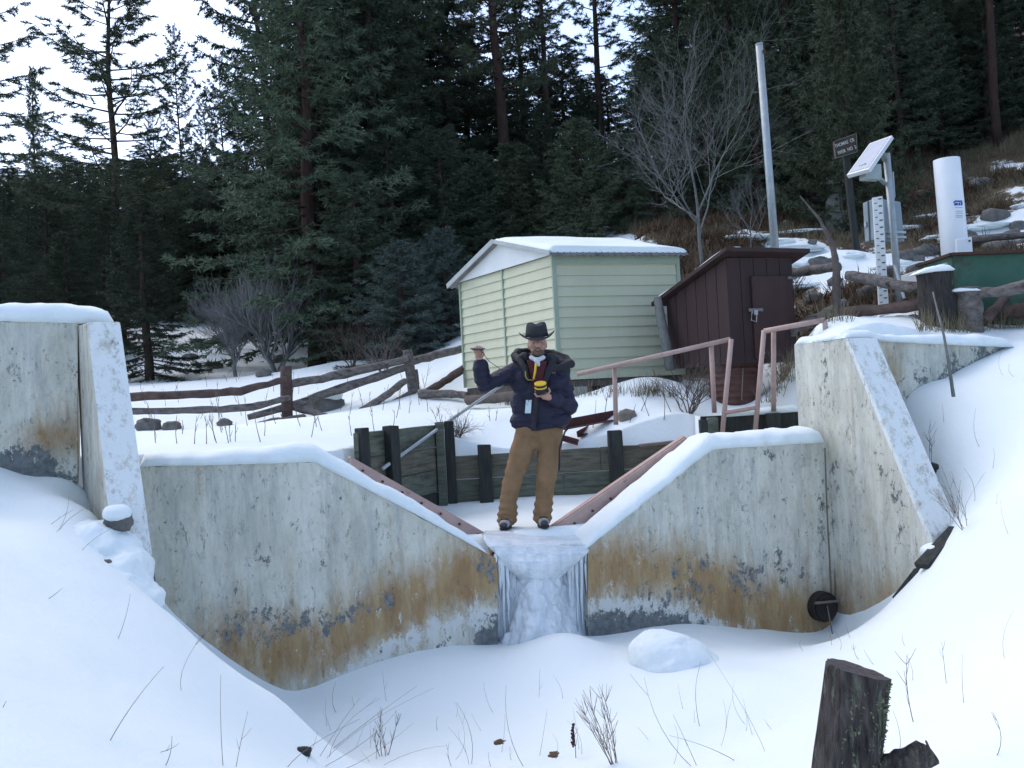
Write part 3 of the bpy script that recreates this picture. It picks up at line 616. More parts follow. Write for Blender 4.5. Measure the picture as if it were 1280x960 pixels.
# ================================================================== timber retaining wall round the pond
tw = thing('timber_retaining_wall', 'dark treated timber retaining wall behind the person', 'retaining wall', P(560, 632, 11.1))
def bowed(a, c, w, h, m, par, name, up=(0, 0, 1), seed=0, label=None, bevel=.008, n=8, amp=.006):
    """a board with slightly uneven edges"""
    mb = MB(); a = V(a); c = V(c); d = (c - a).normalized(); sd = d.cross(V(up)).normalized() * (w / 2); u = sd.cross(d).normalized() * (h / 2); rr = random.Random(seed)
    rows = []
    for i in range(n + 1):
        p = a.lerp(c, i / n) + V((rr.uniform(-1, 1) * amp * .3, rr.uniform(-1, 1) * amp * .3, 0)); k = 1 + rr.uniform(-.02, .02)
        rows.append([p - sd - u * k, p + sd - u * k, p + sd + u * k, p - sd + u * k])
    vs = [p for r in rows for p in r]; fs = [(0, 1, 2, 3), (n * 4 + 3, n * 4 + 2, n * 4 + 1, n * 4)]
    for i in range(n):
        for k in range(4): fs.append((i * 4 + k, (i + 1) * 4 + k, (i + 1) * 4 + (k + 1) % 4, i * 4 + (k + 1) % 4))
    mb.add(vs, fs); return mb.build(name, m, par, bevel=bevel, label=label)
# back run: three courses, each plank on its own
YB = 11.1
def zrow(px, py): return P(px, py, YB)
rowsB = [(566, 600, 858, 582), (566, 632, 858, 614), (566, 662, 858, 646)]      # centre lines of the courses in the photo
for k, (x0, y0, x1, y1) in enumerate([(562, 585, 866, 566), (562, 615, 866, 597), (562, 643, 866, 626)]):
    cuts = [0, .47, 1] if k == 1 else ([0, .62, 1] if k == 0 else [0, .30, 1])
    A, B = P(x0, y0, YB + .05), P(x1, y1, YB + .05)
    for c0_, c1_ in zip(cuts[:-1], cuts[1:]):
        a = A.lerp(B, c0_ + .0006); c = A.lerp(B, c1_ - .0006)
        bowed(a, c, .05, .243, M_timberb if (k + int(c0_ * 10)) % 3 == 0 else M_timber, tw, 'plank', seed=k * 7 + int(c0_ * 9))
def post(px, ytop, ybot, Y, w, m, par, name='post', rz=0.0, d=None, seed=0):
    t = P(px, ytop, Y); b_ = P(px, ybot, Y); b_ = V((t.x, t.y, b_.z)); mb = MB(); n = 6; rr = random.Random(int(px * 7 + seed)); R = Matrix.Rotation(rz, 3, 'Z')
    d = d or w; rows = []
    for i in range(n + 1):
        p = b_.lerp(t, i / n); k = 1 + rr.uniform(-.04, .04); rows.append([p + R @ V((sx * w / 2 * k, sy * d / 2 * k, rr.uniform(-.006, .006) if i == n else 0)) for sx, sy in ((-1, -1), (1, -1), (1, 1), (-1, 1))])
    vs = [p for r in rows for p in r]; fs = [(3, 2, 1, 0), tuple(n * 4 + k for k in range(4))]
    for i in range(n):
        for k in range(4): fs.append((i * 4 + k, i * 4 + (k + 1) % 4, (i + 1) * 4 + (k + 1) % 4, (i + 1) * 4 + k))
    return mb.add(vs, fs).build(name, m, par, bevel=.008)
post(605, 556, 640, YB - .02, .14, M_post, tw); post(768, 538, 640, YB - .02, .15, M_post, tw)
# corner posts
post(549, 527, 650, YB - .06, .09, M_timber, tw); post(561, 526, 650, YB + .02, .10, M_post, tw)
# left return, nearer to the weir
La, Lb = V((P(445, 560, 9.45).x, 9.45, 0)), V((P(545, 560, YB).x, YB, 0)); Ld = (Lb - La).normalized(); Ln = V((Ld.y, -Ld.x, 0))
ztopL = P(550, 531, YB).z; zl2 = P(452, 541, 9.5).z
for k in range(4):
    a = V((La.x, La.y, zl2 - .115 - k * .235)); c = V((Lb.x, Lb.y, ztopL - .115 - k * .24))
    bowed(a, c, .05, .232, [M_timber, M_timberb, M_timber, M_post][k], tw, 'plank', seed=50 + k)
post(452, 535, 640, 9.5, .10, M_post, tw, rz=.9); post(488, 532, 640, 9.95, .12, M_post, tw, rz=.9)
# step up on the right
YR = 10.9
for k, (x0, y0, x1, y1) in enumerate([(876, 534, 1014, 527), (876, 562, 1014, 555)]):
    bowed(P(x0, y0, YR), P(x1, y1, YR), .05, .225, M_timber if k else M_post, tw, 'plank', seed=70 + k)
post(880, 525, 640, YR - .05, .10, M_post, tw); post(890, 522, 640, YR - .06, .11, M_timber, tw); post(965, 516, 640, YR - .06, .14, M_post, tw)
bowed(P(800, 557, YB - .1), P(872, 549, YB - .02), .12, .03, mat('grey_board', (.12, .095, .08), (.2, .16, .14), 5, .9, .4), tw, 'cap_board', seed=90)
snow_cap([P(905, 521, YR - .04), P(1002, 514, YR - .04)], V((0, .28, 0)), [.05, .08], 'narrow snow strip on the raised timber step by the handrails', seed=8, over=.01)

# galvanised brace
br = MB().tube([P(478, 586, 9.75), P(560, 527, 11.3), P(628, 481, 12.6)], .018, 10); o = br.build('brace_pipe', M_galv, smooth=True); tag(o, 'thin galvanised pipe slanting over the left timber wall', 'pipe')
# dark red angle irons lying on the snow by the wall
def angle_iron(a, c, label, w=.06):
    mb = MB(); a = V(a); c = V(c); d = (c - a).normalized(); sd = d.cross(V((0, 0, 1))).normalized(); u = sd.cross(d).normalized(); t = .012
    mb.beam(a + u * w / 2, c + u * w / 2, t, w); mb.beam(a + sd * w / 2, c + sd * w / 2, w, t); o = mb.build('angle_iron', M_rust, bevel=.002); tag(o, label, 'steel bar', 'red angle irons beside the timber wall'); return o
angle_iron(P(700, 537, 11.25), P(768, 524, 11.6), 'long dark red angle iron pointing at the handrail post', .10)
angle_iron(P(722, 546, 11.3), P(755, 528, 11.9), 'short dark red angle iron slanting up under the long one')
angle_iron(P(694, 548, 11.2), P(722, 556, 11.2), 'stubby dark red angle iron half in the snow beside the person')

# ------------------------------------------------------------------ handrails
def railing(name, label, bars):
    t = thing(name, label, 'handrail', bars[0][1][0] if False else P(bars[0][1][0], bars[0][1][1], bars[0][1][2]), 'pink steel handrails by the steps')
    for nm, a, c, r in bars: MB().tube([P(*a), P(*c)], r, 10).build(nm, M_pink, t, smooth=True)
railing('handrail', 'faded pink handrail in front of the pale green shed', [('post', (770, 531, 11.1), (768, 456, 11.1), .026), ('top_rail', (721, 468, 11.1), (913, 424, 10.9), .026), ('post', (893, 516, 10.95), (889, 430, 10.95), .026), ('brace', (903, 541, 10.75), (914, 424, 10.85), .026), ('foot_rail', (906, 516, 10.76), (948, 509, 10.76), .022)])
railing('handrail', 'faded pink handrail beside the right concrete pier', [('brace', (944, 540, 10.75), (955, 413, 10.8), .026), ('top_rail', (955, 414, 10.8), (1031, 400, 10.6), .028), ('post', (967, 514, 10.85), (967, 413, 10.85), .026), ('end_post', (1031, 400, 10.6), (1032, 413, 10.6), .026)])
# stone by the post
def rock_mesh(c, rx, ry, rz, seed, amp=.35, sc=2.0, nu=18, nv=12):
    mb = MB().ell((0, 0, 0), 1, 1, 1, None, nu, nv); me = mb.mesh('rock', True); co = np.array([v.co[:] for v in me.vertices])
    d = fbm(co * sc + seed * 3.7, 3, seed); co = co * (1 + amp * d * 1.6)[:, None]; co = np.sign(co) * np.abs(co) ** .85 * np.array([rx, ry, rz]) + np.array(c)
    me.vertices.foreach_set('co', co.astype(np.float32).ravel()); me.update(); return me
p = P(784, 521, 11.5); o = link('stone', rock_mesh(p, .115, .10, .085, 3), mat('tan_stone', (.15, .135, .11), (.28, .255, .21), 9, .9, .8)); tag(o, 'tan rounded stone beside the handrail post', 'stone')

# ================================================================== pale green shed
gs = [(577, 358, 15.6), (692, 317, 13.0), (845, 315, 13.6)]
gm = P(692, 317, 13.0); gl = P(577, 358, 15.5); grr = P(845, 315, 13.62)
z1 = (gm.z + gl.z + grr.z) / 3; z0 = P(703, 475, 13.0).z
A2, B2, C2 = V((gl.x, gl.y, 0)), V((gm.x, gm.y, 0)), V((grr.x, grr.y, 0)); D2 = A2 + (C2 - B2)
M_side = mat('pale_green_siding', (.46, .465, .33), (.51, .51, .375), 3, .6, .05, (1, 1, .3), c3=(.35, .385, .30), s3=1.2, t3=(.55, .8))
M_trim = mat('green_trim', (.27, .33, .255), (.33, .39, .30), 4, .6)
M_white = mat('white_fascia', (.55, .58, .58), (.63, .65, .65), 3, .6)
M_roof = mat('corrugated_roof', (.20, .20, .20), (.10, .085, .08), 4, .5, .1, metal=.3)
gsh = thing('garden_shed', 'pale green metal garden shed with snowy roof behind the person', 'shed', V((B2.x, B2.y, z0 - .2)))
def siding(p, q, nb, par, skew=0):
    d = (q - p).normalized(); n = V((d.y, -d.x, 0))
    if n.dot(CAM - p) < 0: n = -n
    for i in range(nb):
        za = z0 + (z1 - z0) * i / nb; zb2 = z0 + (z1 - z0) * (i + 1) / nb + .004
        lo, hi = .026, .006
        mb = MB(); a = [V((p.x, p.y, za)), V((q.x, q.y, za)), V((q.x, q.y, zb2)), V((p.x, p.y, zb2))]
        mb.hexa([a[0] + n * lo, a[1] + n * lo, a[2] + n * hi, a[3] + n * hi], [v - n * .01 for v in a]); mb.build('siding_board', M_side, par)
    mb = MB(); a = [V((p.x, p.y, z0)), V((q.x, q.y, z0)), V((q.x, q.y, z1)), V((p.x, p.y, z1))]; mb.hexa(a, [v - n * .03 for v in a])
    return mb.build('wall_panel', M_side, par), n
mid = A2.lerp(B2, .5)
w1, n1_ = siding(A2, mid, 12, gsh); w1b, _ = siding(mid, B2, 12, gsh); w2, n2_ = siding(B2, C2, 12, gsh); w3_, _ = siding(C2, D2, 2, gsh); w4, _ = siding(D2, A2, 2, gsh)
for p_, w_ in ((A2, .05), (B2, .06), (C2, .05), (mid, .035)):
    off_ = (n1_ if p_ in (A2, mid) else (n1_ + n2_ if p_ is B2 else n2_)) * .02
    MB().beam(V((p_.x, p_.y, z0)) + off_, V((p_.x, p_.y, z1)) + off_, w_, .03, (d_ := (B2 - A2).normalized())).build('corner_trim', M_trim, gsh)
MB().beam(V((B2.x, B2.y, z1 - .06)) + n2_ * .025, V((C2.x, C2.y, z1 - .06)) + n2_ * .025, .03, .12).build('eave_board', M_trim, gsh)
# gable and roof
over = .16; ridge_h = .36; gd = (C2 - B2).normalized(); ea = (B2 - A2).normalized()
zr = z1 + ridge_h
tri = [V((A2.x, A2.y, z1)) - ea * .10, V((B2.x, B2.y, z1)) + ea * .10, V((mid.x, mid.y, zr))]
tri = [t + n1_ * .04 for t in tri]; MB().prism(tri, n1_ * .02).build('gable', M_white, gsh)
rfp = n1_ * .14
Ra, Rb, Rm = [V((x.x, x.y, z)) for x, z in ((A2 - ea * .2, z1 - .03), (B2 + ea * .16, z1 + .0), (mid, zr + .03))]
Ll = gd * ((C2 - B2).length + .2)
def roof_slope(e_, r_, name):
    # corrugated sheet from eave e_ to ridge r_, running along Ll
    n = 90; vs = []; 
    for i in range(n + 1):
        t = i / n; h = .010 * math.sin(t * n * math.pi / 2 * 1.0 * 2 / 2)
        for p_ in (e_, r_): vs.append(p_ + rfp + Ll * t + V((0, 0, h)))
    for i in range(n + 1):
        for p_ in (e_, r_): vs.append(vs[i * 2 + (0 if p_ is e_ else 1)] - V((0, 0, .03)))
    k = 2 * (n + 1); fs = []
    for i in range(n): fs += [(2 * i, 2 * i + 1, 2 * i + 3, 2 * i + 2), (k + 2 * i, k + 2 * i + 2, k + 2 * i + 3, k + 2 * i + 1), (2 * i, 2 * i + 2, k + 2 * i + 2, k + 2 * i)]
    fs += [(0, k, k + 1, 1), (2 * n, 2 * n + 1, k + 2 * n + 1, k + 2 * n)]
    return MB().add(vs, fs).build(name, M_roof, gsh)
roof_slope(Ra, Rm, 'roof_sheet'); roof_slope(Rb, Rm, 'roof_sheet')
MB().beam(Ra + rfp * 1.05 + V((0, 0, .0)), Rm + rfp * 1.05, .02, .07).build('barge_board', mat('barge', (.28, .31, .31), (.36, .39, .39), 4, .6), gsh)
MB().beam(Rb + rfp * 1.05, Rm + rfp * 1.05, .02, .05).build('barge_board', MATS['barge'], gsh)
# foundation: skid, blocks
M_skid = mat('old_skid', (.06, .05, .045), (.12, .10, .09), 6, .9, .6)
bow = lambda a, c, w, h, nm, m=M_skid: MB().beam(a, c, w, h).build(nm, m, gsh, bevel=.01)
bow(V((B2.x, B2.y, z0 - .05)) + gd * .03 - n2_ * .05, V((C2.x, C2.y, z0 - .05)) - n2_ * .05, .1, .09, 'skid'); bow(V((A2.x, A2.y, z0 - .06)) - n1_ * .05, V((B2.x, B2.y, z0 - .06)) - n1_ * .05 - ea * .03, .1, .1, 'skid')
for t_, m_ in ((.12, mat('pale_block', (.3, .3, .27), (.4, .4, .36), 8, .9, .3)), (.85, M_skid)):
    c_ = B2.lerp(C2, t_) - n2_ * .1; MB().box(V((c_.x, c_.y, z0 - .2)), .32, .2, .22, math.atan2(gd.y, gd.x)).build('block', m_, gsh, bevel=.01)
c_ = A2.lerp(B2, .1) - n1_ * .1; MB().box(V((c_.x, c_.y, z0 - .22)), .25, .3, .25, .3).build('block', M_skid, gsh, bevel=.01)
# snow on the roof (right slope and ridge)
N = 60; K = 16; vs = []
for i in range(N):
    u = i / (N - 1)
    for j in range(K):
        t = j / (K - 1); base = Rb.lerp(Rm, t * .98 + .01) + rfp * .93 + Ll * (.004 + .985 * u); ed = min(1, u / .06, (1 - u) / .05, t / .12 + .55, (1 - t) / .06 + .2)
        h = (.065 * math.sqrt(max(0, 1 - (1 - ed) ** 2)) + .02 * float(vnoise(np.array([[u * 6, t * 3, 1.]]))[0]))
        vs.append(base + V((0, 0, max(.012, h) + .012)))
vs2 = [v - V((0, 0, (vs[k].z - (Rb.lerp(Rm, (k % K) / (K - 1)).z)) - .006)) for k, v in enumerate(vs)]
n = N * K; fs = []
for i in range(N - 1):
    for j in range(K - 1): a = i * K + j; fs += [(a, a + K, a + K + 1, a + 1)]
for i in range(N - 1): fs += [(i * K, i * K + n, (i + 1) * K + n, (i + 1) * K), (i * K + K - 1, (i + 1) * K + K - 1, (i + 1) * K + K - 1 + n, i * K + K - 1 + n)]
for j in range(K - 1): fs += [(j, j + 1, j + 1 + n, j + n), ((N - 1) * K + j, (N - 1) * K + j + n, (N - 1) * K + j + 1 + n, (N - 1) * K + j + 1)]
o = MB().add(vs + vs2, fs).build('roof_snow', M_snow, smooth=True); tag(o, 'sheet of snow on the roof of the pale green shed', 'snow', None, 'stuff')

# ================================================================== brown gauge house on a corrugated pipe
M_brown = mat('brown_paint', (.030, .017, .017), (.048, .026, .025), 5, .7, .25, (1, 1, .2))
b1, b2, b3 = P(836, 372, 12.9), P(914, 330, 12.0), P(991, 330, 12.25)
A3, B3, C3 = V((P(834, 400, 13.0).x, 13.0, 0)), V((P(912, 400, 12.0).x, 12.0, 0)), V((P(994, 400, 12.3).x, 12.3, 0)); D3 = A3 + (C3 - B3)
zb0 = P(915, 455, 12.0).z; zlo = P(836, 376, 13.0).z; zhi = P(912, 322, 12.0).z
gh = thing('gauge_house', 'small dark brown wooden gauge house on a rusty corrugated pipe', 'hut', V((B3.x, B3.y, zb0)))
fn = (C3 - B3).normalized(); fnn = V((fn.y, -fn.x, 0)); sd3 = (A3 - B3).normalized(); sn3 = V((-sd3.y, sd3.x, 0))
if fnn.dot(CAM - B3) < 0: fnn = -fnn
if sn3.dot(CAM - B3) < 0: sn3 = -sn3
zz_ = lambda p_, z: V((p_.x, p_.y, z))
def boards(p, q, zt_p, zt_q, n, nrm, nm='wall_board'):
    for i in range(n):
        a = p.lerp(q, i / n + .004); c = p.lerp(q, (i + 1) / n - .004); za = zt_p + (zt_q - zt_p) * i / n; zc = zt_p + (zt_q - zt_p) * (i + 1) / n
        MB().hexa([zz_(a, zb0), zz_(c, zb0), zz_(c, zc), zz_(a, za)], [v - nrm * .025 for v in (zz_(a, zb0), zz_(c, zb0), zz_(c, zc), zz_(a, za))]).build(nm, M_brown, gh)
# high side is the B-C front, the roof falls towards A-D
boards(B3, A3, zhi, zlo, 6, sn3); boards(B3, C3, zhi, zhi, 5, fnn); boards(C3, D3, zhi, zlo, 2, -sn3); boards(D3, A3, zlo, zlo, 2, -fnn)
MB().prism([zz_(x, zb0 - .0) for x in (A3.lerp(C3, .02), B3.lerp(D3, .02), C3.lerp(A3, .02), D3.lerp(B3, .02))], V((0, 0, .04))).build('floor', M_brown, gh)
dl, dr = B3.lerp(C3, .34), B3.lerp(C3, .96)
door = MB().hexa([zz_(dl, zb0 + .05) + fnn * .035, zz_(dr, zb0 + .05) + fnn * .035, zz_(dr, zhi - .22) + fnn * .035, zz_(dl, zhi - .22) + fnn * .035], [zz_(dl, zb0 + .05) + fnn * .004, zz_(dr, zb0 + .05) + fnn * .004, zz_(dr, zhi - .22) + fnn * .004, zz_(dl, zhi - .22) + fnn * .004]).build('door', mat('brown_door', (.038, .019, .018), (.055, .028, .025), 5, .7, .25, (1, 1, .2)), gh, bevel=.004)
mh = mat('dull_hasp', (.12, .11, .11), (.2, .19, .19), 8, .5, metal=.5)
for zf in (.25, .8):
    c = dr.lerp(dl, .12); zq = zb0 + (zhi - zb0) * zf; MB().beam(zz_(c, zq) + fnn * .042, zz_(dr, zq) + fnn * .042, .012, .03).build('hinge', mh, door)
c = dl.lerp(dr, .04); zq = zb0 + (zhi - zb0) * .5
MB().beam(zz_(dl - fn * .07, zq) + fnn * .045, zz_(dl + fn * .12, zq) + fnn * .045, .012, .035).build('hasp', mh, door)
lk = [zz_(dl - fn * .03, zq - .02) + fnn * .055, zz_(dl - fn * .05, zq - .12) + fnn * .055, zz_(dl + fn * .02, zq - .14) + fnn * .055, zz_(dl + fn * .03, zq - .03) + fnn * .055]
MB().tube(lk, .008, 6).build('chain', mat('pale_steel', (.3, .3, .31), (.42, .42, .43), 8, .4, metal=.5), door)
MB().box(zz_(dl + fn * .02, zq - .03) + fnn * .05, .05, .025, .06, math.atan2(fn.y, fn.x)).build('padlock', MATS['pale_steel'], door, bevel=.005)
MB().tube([zz_(dl + fn * .1, zb0 + .22) + fnn * .05, zz_(dl + fn * .1, zb0 + .10) + fnn * .05], .012, 6).build('door_pull', MATS['pale_steel'], door)
# roof
ov = .13
rA, rB, rC, rD = zz_(A3 + sd3 * .18 + sn3 * .08 - fn * .02, zlo - .05), zz_(B3 - sd3 * .12 + sn3 * .08 - fn * .02, zhi + .06), zz_(C3 - sd3 * .12 + fn * .16, zhi + .04), zz_(D3 + sd3 * .18 + fn * .16, zlo - .05)
upz = V((0, 0, .05)); MB().hexa([rA, rB, rC, rD], [v + upz for v in (rA, rB, rC, rD)]).build('roof', M_brown, gh, bevel=.006)
def slab_snow(q4, th, label, seed, ins=.04):
    N = 26; K = 22; vs = []; 
    for i in range(N):
        for j in range(K):
            u, t = i / (N - 1), j / (K - 1); p = q4[0].lerp(q4[1], t).lerp(q4[3].lerp(q4[2], t), u); e = min(1, u / .1, (1 - u) / .1, t / .1, (1 - t) / .1)
            h = th * math.sqrt(max(0, 1 - (1 - e) ** 2)) * (1 + .4 * float(vnoise(np.array([[u * 4, t * 4, seed * 1.]]))[0])); vs.append(p + V((0, 0, h + .004)))
    base = [q4[0].lerp(q4[1], (j / (K - 1))).lerp(q4[3].lerp(q4[2], j / (K - 1)), i / (N - 1)) + V((0, 0, .002)) for i in range(N) for j in range(K)]
    n = N * K; fs = [(i * K + j, (i + 1) * K + j, (i + 1) * K + j + 1, i * K + j + 1) for i in range(N - 1) for j in range(K - 1)]
    for i in range(N - 1): fs += [(i * K, i * K + n, (i + 1) * K + n, (i + 1) * K), (i * K + K - 1, (i + 1) * K + K - 1, (i + 1) * K + K - 1 + n, i * K + K - 1 + n)]
    for j in range(K - 1): fs += [(j, j + 1, j + 1 + n, j + n), ((N - 1) * K + j, (N - 1) * K + j + n, (N - 1) * K + j + 1 + n, (N - 1) * K + j + 1)]
    o = MB().add(vs + base, fs).build('roof_snow', M_snow, smooth=True); tag(o, label, 'snow', None, 'stuff'); return o
slab_snow([v + upz for v in (rA.lerp(rC, .02), rB.lerp(rD, .02), rC.lerp(rA, .10), rD.lerp(rB, .10))], .055, 'thin snow on the sloping roof of the brown gauge house', 5)
# corrugated pipe
cpx = P(918, 485, 12.45); pr = .30; zp0 = gz(cpx.x, cpx.y) - .25; prof = []; n_ = 60
mb = MB(); mb.tube([V((cpx.x, cpx.y, zp0 + (zb0 + .0 - zp0) * i / n_)) for i in range(n_ + 1)], [pr + .012 * math.sin(i / n_ * 2 * math.pi * 9) for i in range(n_ + 1)], 28)
mb.build('corrugated_pipe', mat('rusty_corrugated', (.075, .036, .030), (.125, .062, .05), 7, .75, .2), gh, smooth=True)
MB().tube([P(929, 460, 12.1), P(927, 500, 12.1)], .006, 6).build('pull_cord', M_twig, gh)
# log prop under the low corner, sagging twigs
pl = MB().tube([P(822, 372, 12.95), P(826, 400, 12.9), P(833, 430, 12.8), P(838, 462, 12.75)], [.05, .06, .065, .06], 9, jit=.1); o = pl.build('prop_log', M_bare, smooth=True); tag(o, 'leaning grey log propped under the low eave of the brown hut', 'log')

# ================================================================== things on the right bank
# tall steel pole
pb = P(971, 330, 15.6); t_ = P(949, 56, 15.6); tp = V((pb.x - .05, pb.y, t_.z)); pb = V((pb.x, pb.y, gz(pb.x, pb.y) - .1))
tp = V((t_.x, t_.y, t_.z))
o = thing('steel_pole', 'tall bare galvanised steel pole rising behind the brown hut', 'pole', pb); MB().tube([pb, tp], [.062, .055], 14).build('shaft', M_galv, o, smooth=True)
MB().beam(tp + V((.04, -.06, -.1)), tp + V((.075, -.06, -.16)), .04, .03).build('bracket', M_rust, o); MB().tube([tp, tp + V((-.003, 0, .02))], .058, 14).build('cap', M_galv, o)
# sign
sg = thing('trail_sign', 'brown wooden sign board with pale lettering on a post', 'sign', P(1068, 280, 16.8))
q4 = [P(1042, 177, 16.8), P(1070, 167, 16.9), P(1071, 190, 16.9), P(1044, 198, 16.8)]
ex = (q4[1] - q4[0]).normalized(); ez = (q4[0] - q4[3]).normalized(); nn = ex.cross(ez).normalized()
if nn.dot(CAM - q4[0]) < 0: nn = -nn
M_sign = mat('sign_brown', (.045, .032, .026), (.07, .05, .04), 6, .8, .3); bd = MB().prism(q4, -nn * .04).build('board', M_sign, sg)
M_let = mat('pale_lettering', (.42, .45, .40), (.5, .52, .46), 20, .8)
for a, c in ((0, 1), (1, 2), (3, 2), (0, 3)): MB().beam(q4[a] + nn * .006, q4[c] + nn * .006, .008, .014, nn).build('border', mat('sign_border', (.16, .15, .12), (.2, .19, .15), 9, .8), bd)
def text_mesh(s, size, origin, exv, ezv, nrm, m, par, name='lettering', depth=.002, align='CENTER'):
    cu = bpy.data.curves.new('t', 'FONT'); cu.body = s; cu.size = size; cu.align_x = align; cu.align_y = 'CENTER'; cu.extrude = depth; cu.offset = size * .012; cu.resolution_u = 3
    ob = bpy.data.objects.new('t', cu); COL.objects.link(ob); me = bpy.data.meshes.new_from_object(ob.evaluated_get(bpy.context.evaluated_depsgraph_get()))
    bpy.data.objects.remove(ob); me.transform(Matrix((( exv.x, ezv.x, nrm.x, origin.x), (exv.y, ezv.y, nrm.y, origin.y), (exv.z, ezv.z, nrm.z, origin.z), (0, 0, 0, 1))))
    o = link(name, me, m, par); o['kind'] = 'stuff'; return o
cen = (q4[0] + q4[1] + q4[2] + q4[3]) / 4; exz = (ez - ex * ez.dot(ex)).normalized()
for i, s in enumerate(('THOMAS  CR', 'WEIR  NO  2')): text_mesh(s, .078, cen + exz * (.055 - .12 * i) + nn * .006, ex * .82, exz, nn, M_let, bd)
pb = P(1069, 272, 16.95); MB().beam(V((pb.x, pb.y, gz(pb.x, pb.y) - .2)), P(1057, 192, 16.95), .10, .10, (0, 1, 0)).build('post', M_post, sg, bevel=.01)
# solar station
YS = 13.2
st = thing('solar_station', 'steel mast with tilted solar panel and grey instrument boxes', 'weather station', P(1122, 385, YS))
MB().tube([P(1126, 392, YS), P(1108, 192, YS)], .045, 14).build('mast', M_galv, st, smooth=True)
fr_ = [P(1059, 219, YS - .35), P(1082, 216, YS - .45), P(1115, 168, YS + .0), P(1092, 177, YS + .1)]
ex = (fr_[1] - fr_[0]); 
# rectangular panel from its lower-left corner, edges e1 (short, to the right) and e2 (long, up)
q0, q1, q2, q3 = P(1058, 219, 12.9), P(1086, 211, 12.55), P(1115, 169, 13.0), P(1087, 179, 13.35)
pn = (q1 - q0).cross(q3 - q0).normalized(); pn = pn if pn.z > 0 else -pn
pan = MB().prism([q0, q1, q2, q3], -pn * .05).build('solar_panel', mat('panel_frame', (.55, .57, .58), (.62, .64, .65), 6, .4, metal=.2), st, bevel=.004)
M_cell = mat('solar_cells', (.24, .27, .33), (.31, .34, .39), 3, .18, spec=.8); L4 = lambda u, v: q0.lerp(q1, u).lerp(q3.lerp(q2, u), v)
MB().prism([L4(.07, .05) + pn * .004, L4(.93, .05) + pn * .004, L4(.93, .95) + pn * .004, L4(.07, .95) + pn * .004], -pn * .003).build('solar_cells', M_cell, pan)
M_brk = mat('bracket_grey', (.24, .29, .28), (.32, .37, .36), 6, .5, metal=.3)
cb = L4(.5, .45) - pn * .06
for a, c, w in ((L4(.3, .25) - pn * .06, L4(.7, .25) - pn * .06, .05), (L4(.5, .15) - pn * .08, L4(.5, .85) - pn * .08, .05), (L4(.5, .3) - pn * .1, P(1107, 230, YS), .05), (L4(.6, .8) - pn * .07, P(1106, 200, YS), .06)):
    MB().beam(a, c, w, .03).build('bracket', M_brk, st)
MB().box(L4(.55, .25) - pn * .14, .26, .12, .2, .4).build('regulator_box', M_brk, st, bevel=.01)
MB().tube([P(1116, 215, YS), P(1118, 245, YS), P(1113, 262, YS), P(1117, 275, YS)], .012, 6).build('cable', M_galv, st)
M_box = mat('grey_box', (.20, .25, .28), (.26, .31, .34), 4, .5, .05, metal=.2)
def face_box(c4, depth, name, par, m=M_box):
    q = [P(*c) for c in c4]; n = (q[1] - q[0]).cross(q[3] - q[0]).normalized(); n = n if n.dot(CAM - q[0]) > 0 else -n
    return MB().prism(q, -n * depth).build(name, m, par, bevel=.012), q, n
b_a, qa, na_ = face_box([(1078, 254, 13.05), (1094, 247, 12.9), (1096, 300, 12.9), (1081, 303, 13.05)], .2, 'instrument_box', st)
MB().beam(qa[0].lerp(qa[1], .45) + na_ * .006, qa[3].lerp(qa[2], .45) + na_ * .006, .012, .012, na_).build('door_seam', mat('seam_dark', (.06, .07, .08), (.08, .09, .1), 6, .6), b_a)
MB().beam(qa[0].lerp(qa[3], .5).lerp(qa[1].lerp(qa[2], .5), .18) + na_ * .01, qa[0].lerp(qa[3], .62).lerp(qa[1].lerp(qa[2], .62), .18) + na_ * .01, .03, .02, na_).build('latch', M_galv, b_a)
b_b, qb, nb_ = face_box([(1099, 248, 13.3), (1126, 252, 13.4), (1131, 302, 13.4), (1104, 302, 13.3)], .2, 'instrument_box', st)
for f_ in (.78, .9): MB().beam(qb[0].lerp(qb[3], f_) + nb_ * .03, qb[1].lerp(qb[2], f_) + nb_ * .03, .02, .03).build('clamp_strap', M_galv, b_b)
MB().tube([P(1118, 330, YS), P(1130, 372, YS - .3)], .02, 8).build('strut', M_galv, st)
# staff gauge
q = [P(1091, 247, 12.75), P(1103, 245, 12.75), P(1112, 400, 12.75), P(1100, 402, 12.75)]
sgm = thing('staff_gauge', 'tall white staff gauge board with black graduations beside the solar mast', 'gauge', q[3].lerp(q[2], .5))
bdg = MB().prism(q, V((0, .03, 0))).build('board', mat('gauge_white', (.60, .62, .62), (.68, .70, .70), 5, .5), sgm); M_blk = mat('black_paint', (.03, .03, .035), (.05, .05, .055), 9, .6); nrm = V((0, -1, 0))
for i in range(34):
    t = .02 + i / 34 * .97; a = q[0].lerp(q[3], t); c = q[1].lerp(q[2], t); lo, hi = ((.12, .38) if i % 2 else (.55, .88))
    MB().beam(a.lerp(c, lo) + nrm * .003, a.lerp(c, hi) + nrm * .003, .004, .009 if i % 2 else .014).build('graduation', M_blk, bdg)
